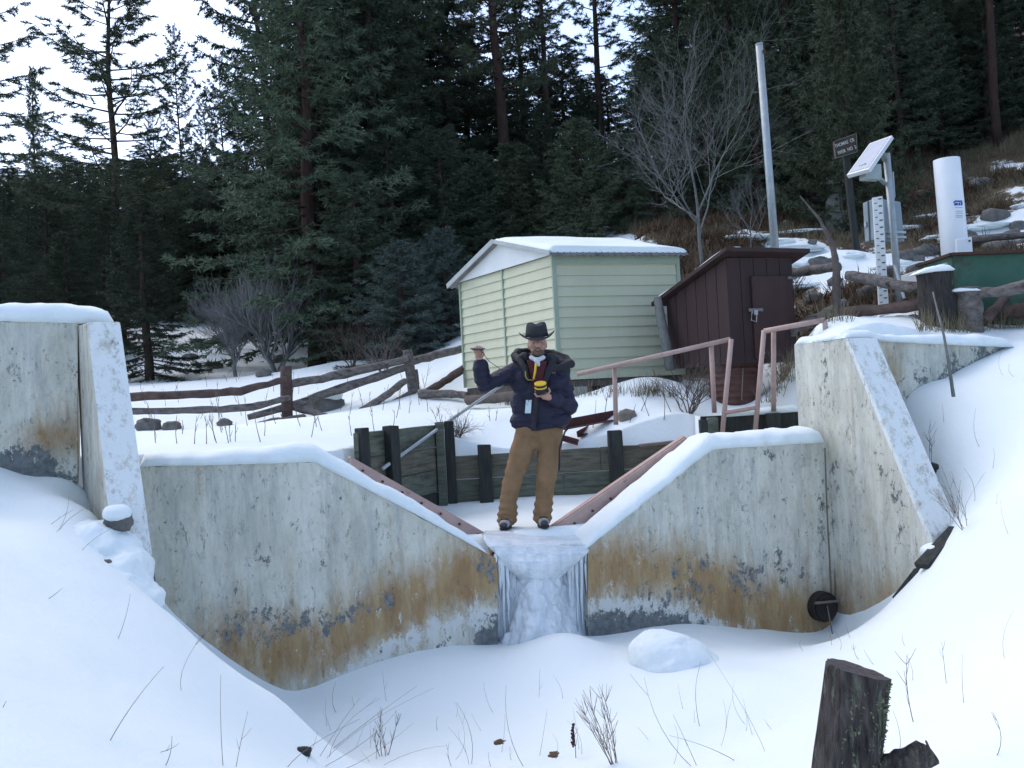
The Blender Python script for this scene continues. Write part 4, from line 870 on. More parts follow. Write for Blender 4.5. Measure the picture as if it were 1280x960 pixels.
# rain gauge
rg = thing('rain_gauge', 'tall white cylindrical precipitation gauge with blue mark beside the green tank', 'rain gauge', P(1196, 345, 12.4))
M_pvc = mat('white_enamel', (.64, .67, .70), (.70, .73, .76), 3, .35, .02); r0, r1 = P(1199, 372, 12.4), P(1183, 199, 12.4)
MB().tube([r0, r0.lerp(r1, .5), r1], [.158, .155, .152], 32).build('cylinder', M_pvc, rg, smooth=False, bevel=.006)
for p in rg.children[0].data.polygons: p.use_smooth = len(p.vertices) == 4
bxq = [P(1196, 299, 12.2), P(1215, 296, 12.2), P(1217, 325, 12.2), P(1197, 328, 12.2)]; cvr = MB().prism(bxq, V((0, .25, 0))).build('access_box', M_pvc, rg, bevel=.01)
MB().disc(P(1212, 301, 12.19), V((0, 1, 0)), .012, .01, 10).build('screw', M_blk, cvr)
M_blue2 = mat('blue_print', (.02, .06, .30), (.03, .08, .36), 9, .5)
axis = (r1 - r0).normalized()
def on_cyl(px, py, lift=.0025):
    """point of the gauge skin seen at a pixel"""
    d = ray(px, py).normalized(); w_ = CAM - r0; dd = d - axis * d.dot(axis); ww = w_ - axis * w_.dot(axis); A_ = dd.dot(dd); B_ = 2 * dd.dot(ww); C_ = ww.dot(ww) - (.1535 + lift) ** 2; di = max(0, B_ * B_ - 4 * A_ * C_)
    return CAM + d * ((-B_ - math.sqrt(di)) / (2 * A_))
def decal(x0, y0, x1, y1, m, sk=0):
    k = 5; vs = []
    for i in range(k + 1):
        x = x0 + (x1 - x0) * i / k; vs += [on_cyl(x + sk, y0), on_cyl(x, y1)]
    MB().add(vs, [(2 * i, 2 * i + 1, 2 * i + 3, 2 * i + 2) for i in range(k)]).build('printed_mark', m, rg)
for x0, y0, x1, y1 in ((1193, 250.5, 1202.5, 252.6), (1192.5, 253.6, 1197, 256.8), (1197.8, 253.2, 1200, 256.8), (1200.6, 252.6, 1203, 256.8), (1191.5, 251.4, 1193.2, 254)): decal(x0, y0, x1, y1, M_blue2, .6)
M_gp = mat('grey_print', (.3, .34, .42), (.34, .38, .46), 9, .5)
for y in (259, 263.5, 266, 269, 271): decal(1193.5 + (y > 260), y, 1203.4, y + .9, M_gp)
# green tank
gt = thing('steel_tank', 'open green steel tank with rusty rim behind the cut posts', 'tank', P(1235, 405, 11.6))
M_gt = mat('green_tank_paint', (.028, .085, .06), (.045, .12, .085), 3, .6, .15, c3=(.055, .035, .028), s3=2.5, t3=(.52, .68)); ta, tb, tc_, td = P(1191, 318, 11.6), P(1330, 313, 11.2), P(1330, 405, 11.2), P(1196, 405, 11.6)
tbz = V((0, 1.0, 0))
MB().prism([ta, tb, tc_, td], V((0, .03, 0))).build('front_plate', M_gt, gt); MB().prism([ta, td, td + tbz, ta + tbz], V((.03, 0, 0))).build('side_plate', M_gt, gt); MB().prism([p + tbz for p in (ta, tb, tc_, td)], V((0, .03, 0))).build('rear_plate', M_gt, gt)
MB().beam(ta + V((-.02, -.02, .0)), tb + V((0, -.02, 0)), .09, .03).build('rim', mat('rust_rim', (.045, .02, .016), (.08, .035, .025), 8, .8), gt); MB().beam(ta + V((0, 0, .003)), ta + tbz + V((0, 0, .003)), .07, .03).build('rim', MATS['rust_rim'], gt)
MB().prism([td, tc_, tc_ + tbz, td + tbz], V((0, 0, .02))).build('floor', M_gt, gt)
# pale box edge behind the large post
o = MB().prism([P(1146, 338, 11.75), P(1192, 326, 11.75), P(1192, 352, 11.75), P(1148, 352, 11.75)], V((0, .5, 0))).build('cable_box', mat('pale_box', (.45, .48, .5), (.52, .55, .57), 5, .6), bevel=.01); tag(o, 'low pale box at the foot of the white gauge', 'box')

# ------------------------------------------------------------------ logs, rails, posts
def log(name, pts, rad, m, label, cat='log', group=None, n=10, par=None, seg=5, wob=.12):
    """a round timber with bends, knots and uneven girth"""
    P_ = []; R_ = []
    for k in range(len(pts) - 1):
        for i in range(seg if k < len(pts) - 2 else seg + 1):
            t = i / seg; r = rad[k] + (rad[k + 1] - rad[k]) * t; P_.append(V(pts[k]).lerp(V(pts[k + 1]), t) + V([random.uniform(-wob, wob) * r for _ in range(3)])); R_.append(r * random.uniform(.9, 1.1))
    mb = MB().tube(P_, R_, n, jit=.08)
    o = mb.build(name, m, par, smooth=True); autosmooth(o.data, 50)
    if par is None: tag(o, label, cat, group)
    return o
def px_log(name, pts, rads, m, label, **k): return log(name, [P(*p) for p in pts], rads, m, label, **k)
M_redlog2 = None
lf = thing('pole_fence', 'old split pole fence with sagging rails on the snowy flat', 'fence', P(358, 530, 15))
fp = P(358, 540, 15); px_log('post', [(360, 540, 15), (357, 458, 15)], [.085, .085], M_redlog, '', par=lf, n=12)
px_log('post', [(518, 500, 15.7), (509, 437, 15.7)], [.075, .075], M_log, '', par=lf, n=12); px_log('post', [(523, 500, 15.9), (518, 462, 15.9)], [.05, .05], M_log, '', par=lf)
px_log('rail', [(150, 497, 14.2), (240, 493, 14.3), (300, 489, 14.5), (358, 474, 14.85)], [.06, .058, .055, .045], M_redlog, '', par=lf)
px_log('rail', [(150, 514, 14.2), (250, 513, 14.3), (315, 509, 14.5), (362, 497, 14.85)], [.045, .05, .052, .042], M_log, '', par=lf)
px_log('rail', [(358, 481, 15.05), (430, 468, 15.4), (510, 449, 15.6)], [.062, .07, .058], M_log, '', par=lf)
px_log('rail', [(310, 522, 14.9), (370, 505, 15.1), (440, 481, 15.4), (512, 458, 15.7)], [.04, .065, .07, .055], M_log, '', par=lf)
px_log('rail', [(512, 452, 15.8), (550, 443, 16.4), (600, 430, 17.2)], [.06, .065, .06], M_log, '', par=lf)
px_log('brace', [(452, 514, 15.0), (480, 496, 15.2), (507, 476, 15.5)], [.055, .055, .05], M_log, '', par=lf); px_log('brace', [(476, 510, 15.2), (500, 500, 15.4), (520, 488, 15.6)], [.045, .045, .04], M_log, '', par=lf)
px_log('brace', [(364, 508, 15.1), (390, 515, 15.0), (416, 523, 14.8)], [.05, .05, .04], M_log, '', par=lf)
px_log('fallen_log', [(536, 489, 15.2), (560, 474, 15.4), (592, 452, 15.6)], [.055, .06, .06], M_redlog, 'dark red log leaning on the snow beside the pale shed')
px_log('fallen_log', [(524, 492, 15.2), (560, 492, 15.1), (585, 494, 14.9)], [.07, .06, .05], M_log, 'grey log lying in snow against the shed corner')
px_log('fallen_log', [(305, 537, 14.2), (340, 528, 14.6), (380, 522, 15.0)], [.04, .055, .05], M_log, 'thin grey log lying beside the fence foot in snow')
px_log('fallen_log', [(585, 500, 14.4), (625, 497, 13.6), (665, 492, 13.2)], [.07, .07, .06], M_skid, 'dark log half hidden under the shed behind the person')
# right bank
M_sbk = mat('charred_post', (.018, .016, .016), (.06, .055, .052), 9, .95, .9, (4, 4, .7))
rf = thing('log_fence', 'rough log fence with a thick cut post on the right bank', 'fence', P(1172, 415, 11.2))
px_log('post', [(1176, 425, 11.2), (1168, 339, 11.2)], [.20, .185], M_sbk, '', par=rf, n=18, wob=.05); px_log('post', [(1212, 425, 11.15), (1208, 361, 11.15)], [.155, .15], M_log, '', par=rf, n=16, wob=.06)
px_log('rail', [(1058, 344, 12.0), (1100, 352, 11.7), (1152, 361, 11.35)], [.055, .07, .06], M_log, '', par=rf); px_log('rail', [(1052, 391, 12.0), (1100, 387, 11.7), (1152, 380, 11.35)], [.06, .065, .065], M_redlog, '', par=rf)
px_log('rail', [(985, 341, 12.9), (1015, 338, 12.6), (1048, 333, 12.3)], [.06, .06, .055], M_log, '', par=rf); px_log('rail', [(1215, 368, 11.1), (1250, 364, 10.9), (1310, 352, 10.7)], [.05, .06, .07], M_log, '', par=rf)
px_log('post', [(1047, 410, 12.1), (1045, 335, 12.15), (1042, 310, 12.2), (1025, 275, 12.3), (1000, 245, 12.4)], [.055, .042, .034, .018, .008], M_baredk, '', par=rf)
px_log('fallen_log', [(1165, 402, 11.3), (1130, 404, 11.7), (1090, 413, 11.5)], [.09, .10, .08], M_log, 'snow dusted log lying behind the right wing wall')
px_log('fallen_log', [(990, 412, 12.2), (1020, 400, 12.4), (1055, 378, 12.8)], [.06, .07, .05], M_log, 'grey log leaning past the corner of the brown hut')
px_log('fallen_log', [(1185, 302, 16), (1230, 298, 16), (1290, 293, 16)], [.05, .06, .05], M_log, 'snowy log on the hillside behind the white gauge')
px_log('fallen_log', [(1235, 395, 11.3), (1262, 390, 11.2), (1300, 384, 11.1)], [.08, .08, .08], M_bark, 'dark log lying at the foot of the green tank')
px_log('leaning_slab', [(1228, 402, 11.1), (1258, 372, 11.3)], [.06, .05], M_redlog, 'reddish slab of wood leaning on the green tank')
slab = lambda pts, th, lab, sd: snow_cap([P(*a) for a in pts], V((0, .3, 0)), th, lab, seed=sd, over=.02)
slab([(1150, 341, 11.02), (1193, 337, 11.02)], [.06, .06], 'small snow pad on the thick cut post', 11); slab([(1192, 364, 11.0), (1226, 363, 11.0)], [.05, .05], 'small snow pad on the thinner cut post', 12)
# ================================================================== trees
def conifer(name, seed, H, base, R, nb, twigs, needles, droop, nl, nw, open_=0.0, taper=1.0, rtrunk=.16, tip_up=.25, lean=0.0, top_full=.0, ltw=.34):
    """unit-size conifer: returns (trunk mesh, crown mesh). Whorled limbs carry side twigs, each twig a spray of narrow needle bundles"""
    rg = np.random.default_rng(seed); mb = MB(); random.seed(seed)
    nseg = 14; tp = [V((math.sin(i * .9 + seed) * .04 * H / 10 + lean * i / nseg, math.cos(i * .7 + seed) * .04 * H / 10, H * i / nseg)) for i in range(nseg + 1)]
    mb.tube(tp, [rtrunk * ((1 - i / nseg) ** .8) + .012 for i in range(nseg + 1)], 9, jit=.06)
    def trunk_at(z):
        t = np.clip(z / H * nseg, 0, nseg - 1e-3); i = int(t); return tp[i].lerp(tp[i + 1], t - i)
    C = []; D_ = []; S_ = []                # twig base, direction, length
    for k in range(nb):
        f = (k + rg.uniform(-.4, .4)) / nb; f = min(max(f, 0), .985); z = H * (base + (1 - base) * f)
        if open_ and rg.random() < open_ * (1 - f * .5): continue
        az = k * 2.39996 + rg.uniform(-.5, .5)
        Lb = R * ((1 - f) ** taper * (1 - top_full) + top_full * math.sqrt(max(0, 1 - f * f))) * rg.uniform(.62, 1.12) + .12
        sl = rg.uniform(-.1, .15) + (.55 * f) - droop * (1 - f)
        o = trunk_at(z); h = V((math.cos(az), math.sin(az), 0)); n = 7; pts = []
        for i in range(n):
            t = i / (n - 1); pts.append(o + h * (Lb * t) + V((rg.uniform(-.03, .03) * Lb * t, rg.uniform(-.03, .03) * Lb * t, Lb * (sl * t - droop * .35 * t * t + tip_up * t * t * t))))
        r0 = .010 + .013 * Lb; mb.tube(pts, [r0 * (1 - .85 * i / (n - 1)) for i in range(n)], 4, cap=False)
        nt_ = max(4, int(twigs * Lb / R * rg.uniform(.7, 1.2)) + 3); side = V((-h.y, h.x, 0))
        for j in range(nt_):
            t = .16 + .84 * (j + rg.random()) / nt_
            if open_: t = .35 + .65 * (j + rg.random()) / nt_
            i = min(int(t * (n - 1)), n - 2); p = pts[i].lerp(pts[i + 1], t * (n - 1) - i)
            sg_ = 1 if j % 2 else -1; d = (h * rg.uniform(.35, .9) + side * sg_ * rg.uniform(.3, 1.0) + V((0, 0, rg.uniform(-.25, .3) - droop * .55))).normalized()
            C.append(tuple(p)); D_.append(tuple(d)); S_.append(ltw * (1.15 - .55 * t) * rg.uniform(.6, 1.3) * (.6 + .4 * Lb / R))
        C.append(tuple(pts[-1])); D_.append(tuple((h + V((0, 0, .2))).normalized())); S_.append(.2)
    C = np.array(C); D_ = np.array(D_); S_ = np.array(S_); m = len(C)
    T = rg.random((m, needles)) ** .8; base_p = C[:, None] + D_[:, None] * (S_[:, None] * T)[..., None]
    base_p = base_p + np.array([0, 0, -1.0]) * (S_[:, None] * T ** 2 * .25 * (droop + .15))[..., None]
    nd = D_[:, None] * .75 + rg.normal(0, .62, (m, needles, 3)); nd /= np.linalg.norm(nd, axis=2, keepdims=True)
    ln = nl * rg.uniform(.6, 1.25, (m, needles, 1)); w = np.cross(nd, rg.normal(0, 1, (m, needles, 3))); w /= np.linalg.norm(w, axis=2, keepdims=True) + 1e-9; w *= nw * rg.uniform(.7, 1.3, (m, needles, 1))
    a = base_p - w * .5; b_ = base_p + w * .5; c = base_p + nd * ln; vs = np.stack([a, b_, c], 2).reshape(-1, 3)
    fs = np.arange(len(vs)).reshape(-1, 3); crown = raw_mesh(name + '_crown', vs, fs); tr = mb.mesh(name + '_trunk', True)
    return tr, crown, H
PROT = {
    'fir1': conifer('fir', 11, 10, .05, 2.1, 120, 22, 34, .40, .135, .029, ltw=.50, taper=.85),
    'fir2': conifer('fir', 12, 10, .10, 2.5, 110, 22, 34, .48, .135, .029, ltw=.55, taper=.7),
    'fir3': conifer('fir', 13, 10, .20, 2.3, 95, 20, 34, .30, .135, .030, taper=.6, top_full=.3, ltw=.5),
    'pine1': conifer('pine', 21, 10, .34, 1.75, 50, 14, 44, .12, .15, .018, open_=.12, taper=.6, tip_up=.35, ltw=.30),
    'pine2': conifer('pine', 22, 10, .45, 1.9, 44, 14, 44, .18, .15, .018, open_=.15, taper=.5, top_full=.4, ltw=.32),
    'pinet': conifer('pine', 27, 10, .36, 1.6, 74, 15, 46, .10, .13, .017, open_=.15, taper=.55, tip_up=.35, ltw=.30, rtrunk=.085),
    'pine3': conifer('pine', 23, 10, .22, 1.4, 70, 14, 36, .05, .15, .022, taper=.75, tip_up=.4, ltw=.34),
    'young': conifer('young_pine', 31, 10, .02, 2.9, 120, 18, 26, .10, .24, .045, taper=.8, tip_up=.45, ltw=.55, rtrunk=.2),
    'spruce': conifer('spruce', 41, 10, .02, 3.3, 120, 20, 26, .45, .24, .042, taper=.75, ltw=.65, rtrunk=.2),
}
for k in PROT:
    tr, cr, H = PROT[k]; tr.materials.append(M_bark); cr.materials.append({'f': M_fir, 'p': M_pine, 'y': M_pine, 's': M_blue}[k[0]])
RED = {}
def tree(kind, px, Y, top, label, name, group=None, wid=1.0, lean=0.0, red=False, base_y=None, rot=None):
    b_ = P(px, base_y if base_y else 420, Y); x, y = b_.x, Y; z = gz(x, y) - .1; H = max(2.5, P(px, top, Y).z - z); tr, cr, H0 = PROT[kind]; k = H / H0
    root = bpy.data.objects.new(name, None); COL.objects.link(root); root.location = (x, y, z); tag(root, label, 'tree', group)
    root.rotation_euler = (random.uniform(-.015, .015), lean + random.uniform(-.015, .015), rot if rot is not None else random.uniform(0, 6.28)) if not lean else (0, lean, 0)
    root.scale = (k * wid, k * wid, k)
    for nm, me in (('trunk', tr), ('crown', cr)):
        if nm == 'trunk' and red:
            if kind not in RED: RED[kind] = tr.copy(); RED[kind].materials.clear(); RED[kind].materials.append(M_redbark)
            me = RED[kind]
        o = bpy.data.objects.new(nm, me); COL.objects.link(o); o.parent = root
    return root
random.seed(5)
# single trees one can pick out
tree('pinet', 150, 30, -45, 'tall open pine with bare lower trunk against the pale sky', 'pine_tree', wid=1.45, rot=.6)
tree('fir1', 187, 23, 250, 'drooping lichen hung fir standing at the edge of the snowy flat', 'fir_tree', wid=1.6, base_y=484)
tree('fir1', 50, 62, 82, 'slim pointed fir standing alone on the far ridge line', 'fir_tree', wid=.42)
tree('pinet', 238, 52, 38, 'slender pine with thin crown beside the tall open pine', 'pine_tree', wid=.62)
tree('pine2', -40, 34, -40, 'pine whose branch tips reach in beside the far ridge', 'pine_tree', wid=1.3)
tree('fir3', 360, 27, -150, 'thick trunked leaning fir at the edge of the open sky', 'fir_tree', wid=.7, lean=-.05)
tree('fir2', 397, 23.6, -60, 'massive dark fir with red trunk above the bare shrubs', 'fir_tree', wid=1.35, red=True, base_y=462)
tree('pine2', 640, 27, -190, 'tall straight red barked pine above the shed ridge', 'pine_tree', wid=1.0, red=True)
tree('pine2', 535, 28, -170, 'tall dark pine in the middle of the dense clump', 'pine_tree', wid=1.2)
tree('pine1', 700, 29, -60, 'slim open pine between shed roof and sky gap', 'pine_tree', wid=1.0)
tree('pine1', 768, 30, -110, 'open pine beside the small gap of sky', 'pine_tree', wid=.9)
tree('spruce', 505, 20.5, 320, 'blue grey spruce bush with full skirts behind the pole fence', 'spruce_tree', wid=1.7, base_y=455)
tree('spruce', 560, 22, 310, 'blue grey spruce bush touching the left end of the shed', 'spruce_tree', wid=1.5)
tree('pine2', 1262, 25, -260, 'old red barked pine trunk above the right hillside', 'pine_tree', wid=.8, red=True)
tree('young', 1070, 20.5, -40, 'bushy young pine on the slope behind the sign', 'pine_tree', wid=.9)
tree('young', 735, 24, 150, 'broad bushy young pine right behind the shed roof', 'pine_tree', wid=1.5)
tree('young', 652, 25, 180, 'broad olive pine beside the red barked pine', 'pine_tree', wid=1.5)
# woods
wood = 'fir wood beyond the clearing'
def fill(lst, label, group, name):
    for kind, px, Y, top, wid in lst: tree(kind, px, Y, top, label, name, group, wid)
fill([('fir1', 10, 36, 227, 1.5), ('fir2', 62, 34, 217, 1.4), ('fir3', 105, 38, 207, 1.5), ('fir2', 135, 29, 247, 1.5), ('fir1', 178, 40, 200, 1.4), ('fir3', 215, 37, 210, 1.4), ('fir2', 250, 36, 237, 1.5), ('fir1', 282, 37, 217, 1.3), ('fir2', 312, 37, 222, 1.3), ('fir3', 40, 44, 222, 1.5), ('fir1', -30, 40, 212, 1.5), ('fir2', 0, 28, 270, 1.7), ('fir1', 85, 27, 290, 1.7), ('fir3', 235, 37, 270, 1.6), ('fir1', 320, 38, 235, 1.6), ('fir2', 150, 50, 197, 1.6), ('fir1', 270, 48, 202, 1.4),
      ('fir2', -20, 70, 215, 2.4), ('fir3', 30, 72, 212, 2.4), ('fir2', 75, 70, 208, 2.4), ('fir1', 120, 72, 205, 2.4), ('fir2', 165, 70, 200, 2.4), ('fir3', 210, 72, 198, 2.4), ('fir2', 255, 70, 195, 2.4), ('fir1', 300, 72, 192, 2.4), ('fir2', 340, 68, 185, 2.2), ('fir1', 0, 48, 235, 2.0), ('fir3', 75, 46, 240, 2.0), ('fir2', 130, 44, 232, 2.0), ('fir1', 190, 46, 228, 2.0), ('fir3', 240, 42, 236, 1.9), ('fir2', 295, 44, 230, 1.9), ('fir1', 20, 60, 207, 2), ('fir2', 90, 60, 192, 2), ('fir3', 200, 58, 182, 2), ('fir2', 45, 25, 340, 1.8)],
     'dark fir in the low wood beneath the pale sky', 'firs of the low left wood', 'fir_tree')
fill([('pinet', 292, 47, 75, .7), ('pinet', 318, 42, 100, .7), ('pinet', 268, 56, 130, .6), ('pinet', 205, 60, 140, .6)], 'thin pine standing above the low wood against the sky', 'thin pines above the wood', 'pine_tree')
fill([('fir2', 420, 26, -90, 1.2), ('fir3', 455, 29, -130, 1.2), ('fir1', 485, 26, -70, 1.3), ('fir2', 520, 31, -120, 1.2), ('fir3', 575, 29, -100, 1.1), ('fir1', 600, 33, 30, 1.2), ('fir2', 440, 34, -100, 1.2), ('fir1', 380, 33, 60, .9), ('fir2', 450, 22.5, 215, 1.5), ('fir3', 560, 24.5, 160, 1.3), ('fir2', 610, 25, 190, 1.4), ('fir1', 400, 29, 60, 1.2), ('fir1', 500, 24, 140, 1.4), ('fir2', 350, 34, 215, 1.3), ('fir2', 540, 36, -60, 1.3), ('fir1', 480, 38, -60, 1.3), ('fir2', 430, 23, 330, 1.5), ('fir1', 460, 25, 300, 1.6)],
     'tall dark fir in the dense clump left of the shed', 'firs of the dense clump', 'fir_tree')
fill([('fir3', 668, 32, -40, 1.0), ('fir1', 690, 27, 130, 1.3), ('fir2', 722, 33, 60, 1.2), ('fir1', 745, 29, 105, 1.2), ('fir3', 775, 33, 95, 1.2), ('fir2', 810, 28, 110, 1.3), ('fir1', 835, 32, 40, 1.2), ('fir2', 790, 25, 210, 1.4), ('fir2', 760, 38, 90, 1.4), ('fir1', 660, 38, 90, 1.4), ('fir2', 830, 24, 190, 1.3), ('fir1', 700, 42, 100, 1.5), ('fir2', 620, 40, 110, 1.4), ('fir1', 580, 42, 110, 1.4), ('fir3', 820, 40, 70, 1.3)],
     'dark fir on the slope behind the two sheds', 'firs behind the sheds', 'fir_tree')
fill([('fir2', 865, 28, -120, 1.3), ('fir3', 900, 31, -160, 1.2), ('young', 930, 26, -110, .9), ('fir2', 965, 29, -170, 1.3), ('young', 1000, 26, -150, .9), ('fir2', 1030, 30, -180, 1.3), ('fir1', 1075, 28, -150, 1.3), ('fir2', 1110, 27, -170, 1.3), ('young', 1150, 30, -190, .85), ('young', 1185, 28, -170, .9), ('fir2', 1225, 31, -210, 1.3), ('fir3', 1275, 30, -230, 1.3), ('fir1', 895, 23.5, 60, 1.3), ('fir2', 960, 22.5, 40, 1.2), ('fir3', 1140, 24.5, -30, 1.2), ('fir1', 1190, 26, 0, 1.2), ('fir1', 1020, 22.5, 120, 1.3), ('fir2', 1320, 27, -180, 1.4), ('fir2', 890, 36, -120, 1.4), ('fir1', 980, 36, -180, 1.4), ('fir2', 1090, 38, -200, 1.4), ('fir1', 1200, 40, -230, 1.4), ('fir3', 860, 42, 0, 1.5), ('fir1', 1250, 26.5, -60, 1.2)],
     'dark fir on the steep slope above the weather instruments', 'firs of the right slope', 'fir_tree')

# ------------------------------------------------------------------ bare trees and shrubs
def bare(mb, p, d, L_, r, depth, rg, spread=.6, kids=3, up=.15, n=4, curve=.18):
    pts = [p]; dd = d.copy(); m = 4
    for i in range(m):
        dd = (dd + V((rg.uniform(-1, 1), rg.uniform(-1, 1), rg.uniform(-1, 1))) * curve + V((0, 0, up * .3))).normalized(); pts.append(pts[-1] + dd * (L_ / m))
    mb.tube(pts, [r * (1 - .5 * i / m) for i in range(m + 1)], max(3, n), cap=False)
    if depth == 0: return
    for k in range(kids):
        t = rg.uniform(.3, 1.0) if k else 1.0; i = min(int(t * m), m - 1); q_ = pts[i].lerp(pts[i + 1], t * m - i)
        nd = (dd + V((rg.uniform(-1, 1), rg.uniform(-1, 1), rg.uniform(-.6, 1))) * spread * (1.0 if k else .4)).normalized()
        bare(mb, q_, nd, L_ * rg.uniform(.55, .85), r * rg.uniform(.45, .62) if k else r * .5, depth - 1, rg, spread, kids, up, 3, curve)
def bare_tree(px, by, Y, H, r, name, label, m, seed, depth=4, stems=1, spread=.8, kids=4, trunk=.35, up=.15, cat='tree', group=None, part=('trunk', 'branches')):
    rg = random.Random(seed); b_ = P(px, by, Y); z = gz(b_.x, b_.y); base = V((b_.x, b_.y, z - .05)); root = thing(name, label, cat, base, group); t = MB(); c = MB()
    for s_ in range(stems):
        d = V((rg.uniform(-.25, .25), rg.uniform(-.25, .25), 1)).normalized() if stems > 1 else V((-.03, 0, 1)); top = base + d * H * trunk
        if stems > 1: d = V((rg.uniform(-.7, .7), rg.uniform(-.7, .7), 1)).normalized(); top = base + d * H * trunk
        t.tube([base, base.lerp(top, .5) + V((rg.uniform(-.03, .03), 0, 0)), top], [r, r * .85, r * .7], 7, cap=False)
        for k in range(kids + 1):
            a = rg.uniform(0, 6.28); q_ = base.lerp(top, rg.uniform(.6, 1)); nd = (d + V((math.cos(a), math.sin(a), rg.uniform(-.3, .5))) * spread).normalized(); bare(c, q_, nd, H * (1 - trunk) * rg.uniform(.35, .6), r * .5, depth - 1, rg, spread * .9, kids, up)
        bare(c, top, d, H * (1 - trunk) * .5, r * .6, depth - 1, rg, spread * .8, kids, up)
    t.build(part[0], m, root, smooth=True); cb_ = c.build(part[1], m, root); return root
bare_tree(877, 305, 17.2, 3.5, .036, 'bare_tree', 'leafless grey tree with tangled branches behind the two sheds', M_bare, 3, depth=5, spread=1.15, kids=4, trunk=.32, up=.12)
bare_tree(940, 300, 18, 1.5, .016, 'bare_sapling', 'leafless sapling with low arching branches beside the steel pole', M_bare, 8, depth=4, spread=1.0, trunk=.4)
bare_tree(295, 470, 22.5, 1.8, .05, 'bare_tree', 'small rounded grey leafless tree on the snowy left slope', M_barel, 14, depth=5, spread=1.05, kids=5, trunk=.25, up=.15)
bare_tree(345, 455, 22.5, 2.1, .045, 'bare_shrub', 'broad grey leafless thicket beside the massive red trunked fir', M_barel, 17, depth=4, stems=5, spread=.7, kids=4, trunk=.3, up=.25, cat='shrub', part=('stems', 'twigs'))
bare_tree(862, 545, 11.35, .75, .008, 'bare_shrub', 'wiry brown shrub growing behind the notch plate by the handrail', M_baredk, 23, depth=3, stems=9, spread=.8, kids=3, trunk=.35, up=.05, cat='shrub', part=('stems', 'twigs'))
bare_tree(985, 507, 11.5, .5, .007, 'bare_shrub', 'low brown shrub between corrugated pipe and concrete pier', M_baredk, 27, depth=3, stems=9, spread=.7, kids=3, trunk=.35, up=.1, cat='shrub', part=('stems', 'twigs'))
bare_tree(572, 560, 11.35, .4, .006, 'bare_shrub', 'tangled vine hanging over the corner of the timber wall', M_baredk, 29, depth=3, stems=8, spread=1.2, kids=3, trunk=.3, up=-.2, cat='shrub', part=('stems', 'twigs'))
bare_tree(440, 470, 20, 1.1, .014, 'bare_shrub', 'sprawling dark shrub below the dense firs', M_bark, 33, depth=4, stems=6, spread=.9, kids=3, trunk=.3, up=.1, cat='shrub', part=('stems', 'twigs'))
bare_tree(480, 470, 18.5, .9, .012, 'bare_shrub', 'thin dark twigs poking from snow behind the pole fence', M_baredk, 35, depth=3, stems=6, spread=.9, kids=3, trunk=.3, up=.1, cat='shrub', part=('stems', 'twigs'))
# ================================================================== person standing on the frozen pond
YP = 9.4
def J(px, py, dy=0.0): return P(px, py, YP + dy)
def limb(mb, pts, rad, n=14):
    mb.tube(pts, rad, n)
    for p_, r in zip(pts, rad): mb.ell(p_, r, r, r, None, 12, 8)
foot_z = 0.0
per = thing('person', 'person in dark navy jacket, tan trousers and wide brimmed hat', 'person', V((J(654, 656).x, YP, .0)))
M_skin = mat('skin', (.36, .20, .15), (.44, .26, .20), 12, .6, .1, sss=.05)
M_navy = mat('navy_nylon', (.010, .010, .026), (.016, .016, .040), 5, .6, .3, bscale=16)
M_black = mat('black_nylon', (.010, .010, .014), (.018, .018, .024), 6, .65, .3, bscale=20)
M_tan = mat('tan_canvas', (.18, .108, .055), (.25, .155, .082), 5, .9, .35, bscale=30, c3=(.14, .08, .04), s3=3, t3=(.5, .75))
M_felt = mat('grey_felt', (.022, .024, .028), (.036, .038, .043), 9, .95, .2)
body = MB()
# torso, neck, head
limb(body, [J(672, 530), J(673, 505), J(672, 480), J(672, 466)], [.13, .125, .135, .11]); limb(body, [J(672, 466, .01), J(671, 446, -.02)], [.065, .062])
hc = J(671.5, 429, -.035); Rh = Matrix.Rotation(math.radians(16), 3, 'X')
body.ell(hc, .078, .098, .112, Rh, 22, 16); body.ell(hc + V((0, -.035, -.062)), .058, .062, .058, Rh, 16, 12); body.ell(hc + V((0, -.072, -.085)), .03, .026, .026, Rh)
body.tube([hc + V((0, -.092, .012)), hc + V((0, -.116, -.03))], [.011, .017], 8); body.ell(hc + V((0, -.108, -.034)), .02, .016, .012)
for sx in (-1, 1):
    body.ell(hc + V((sx * .079, .012, -.02)), .012, .022, .034, Rh); body.ell(hc + V((sx * .045, -.07, -.028)), .024, .022, .022); body.ell(hc + V((sx * .033, -.088, .018)), .028, .012, .009)
body.tube([hc + V((-.022, -.106, -.062)), hc + V((0, -.112, -.061)), hc + V((.022, -.106, -.062))], [.006, .008, .006], 8)
# legs
hipL, kneeL, ankL = J(657, 533), J(644, 591, -.02), J(632, 643, .0); hipR, kneeR, ankR = J(688, 533), J(684, 591, -.03), J(678, 641, .0)
for h_, k_, a_ in ((hipL, kneeL, ankL), (hipR, kneeR, ankR)): limb(body, [h_, k_, a_], [.085, .058, .034]); limb(body, [a_, a_ + V((0, -.08, -.045))], [.03, .02])
# arms
shA, elA, wrA = J(643, 465), J(606, 481, -.10), J(599, 452, -.20); shB, elB, wrB = J(701, 466), J(712, 507, -.03), J(687, 497, -.26)
limb(body, [J(672, 470), shA], [.1, .07]); limb(body, [J(672, 470), shB], [.1, .07]); limb(body, [shA, elA, wrA], [.06, .045, .030]); limb(body, [shB, elB, wrB], [.06, .045, .030])
def chain(pts, r0=.0098, r1=.0075):
    limb(body, pts, [r0 + (r1 - r0) * i / (len(pts) - 1) for i in range(len(pts))], 8)
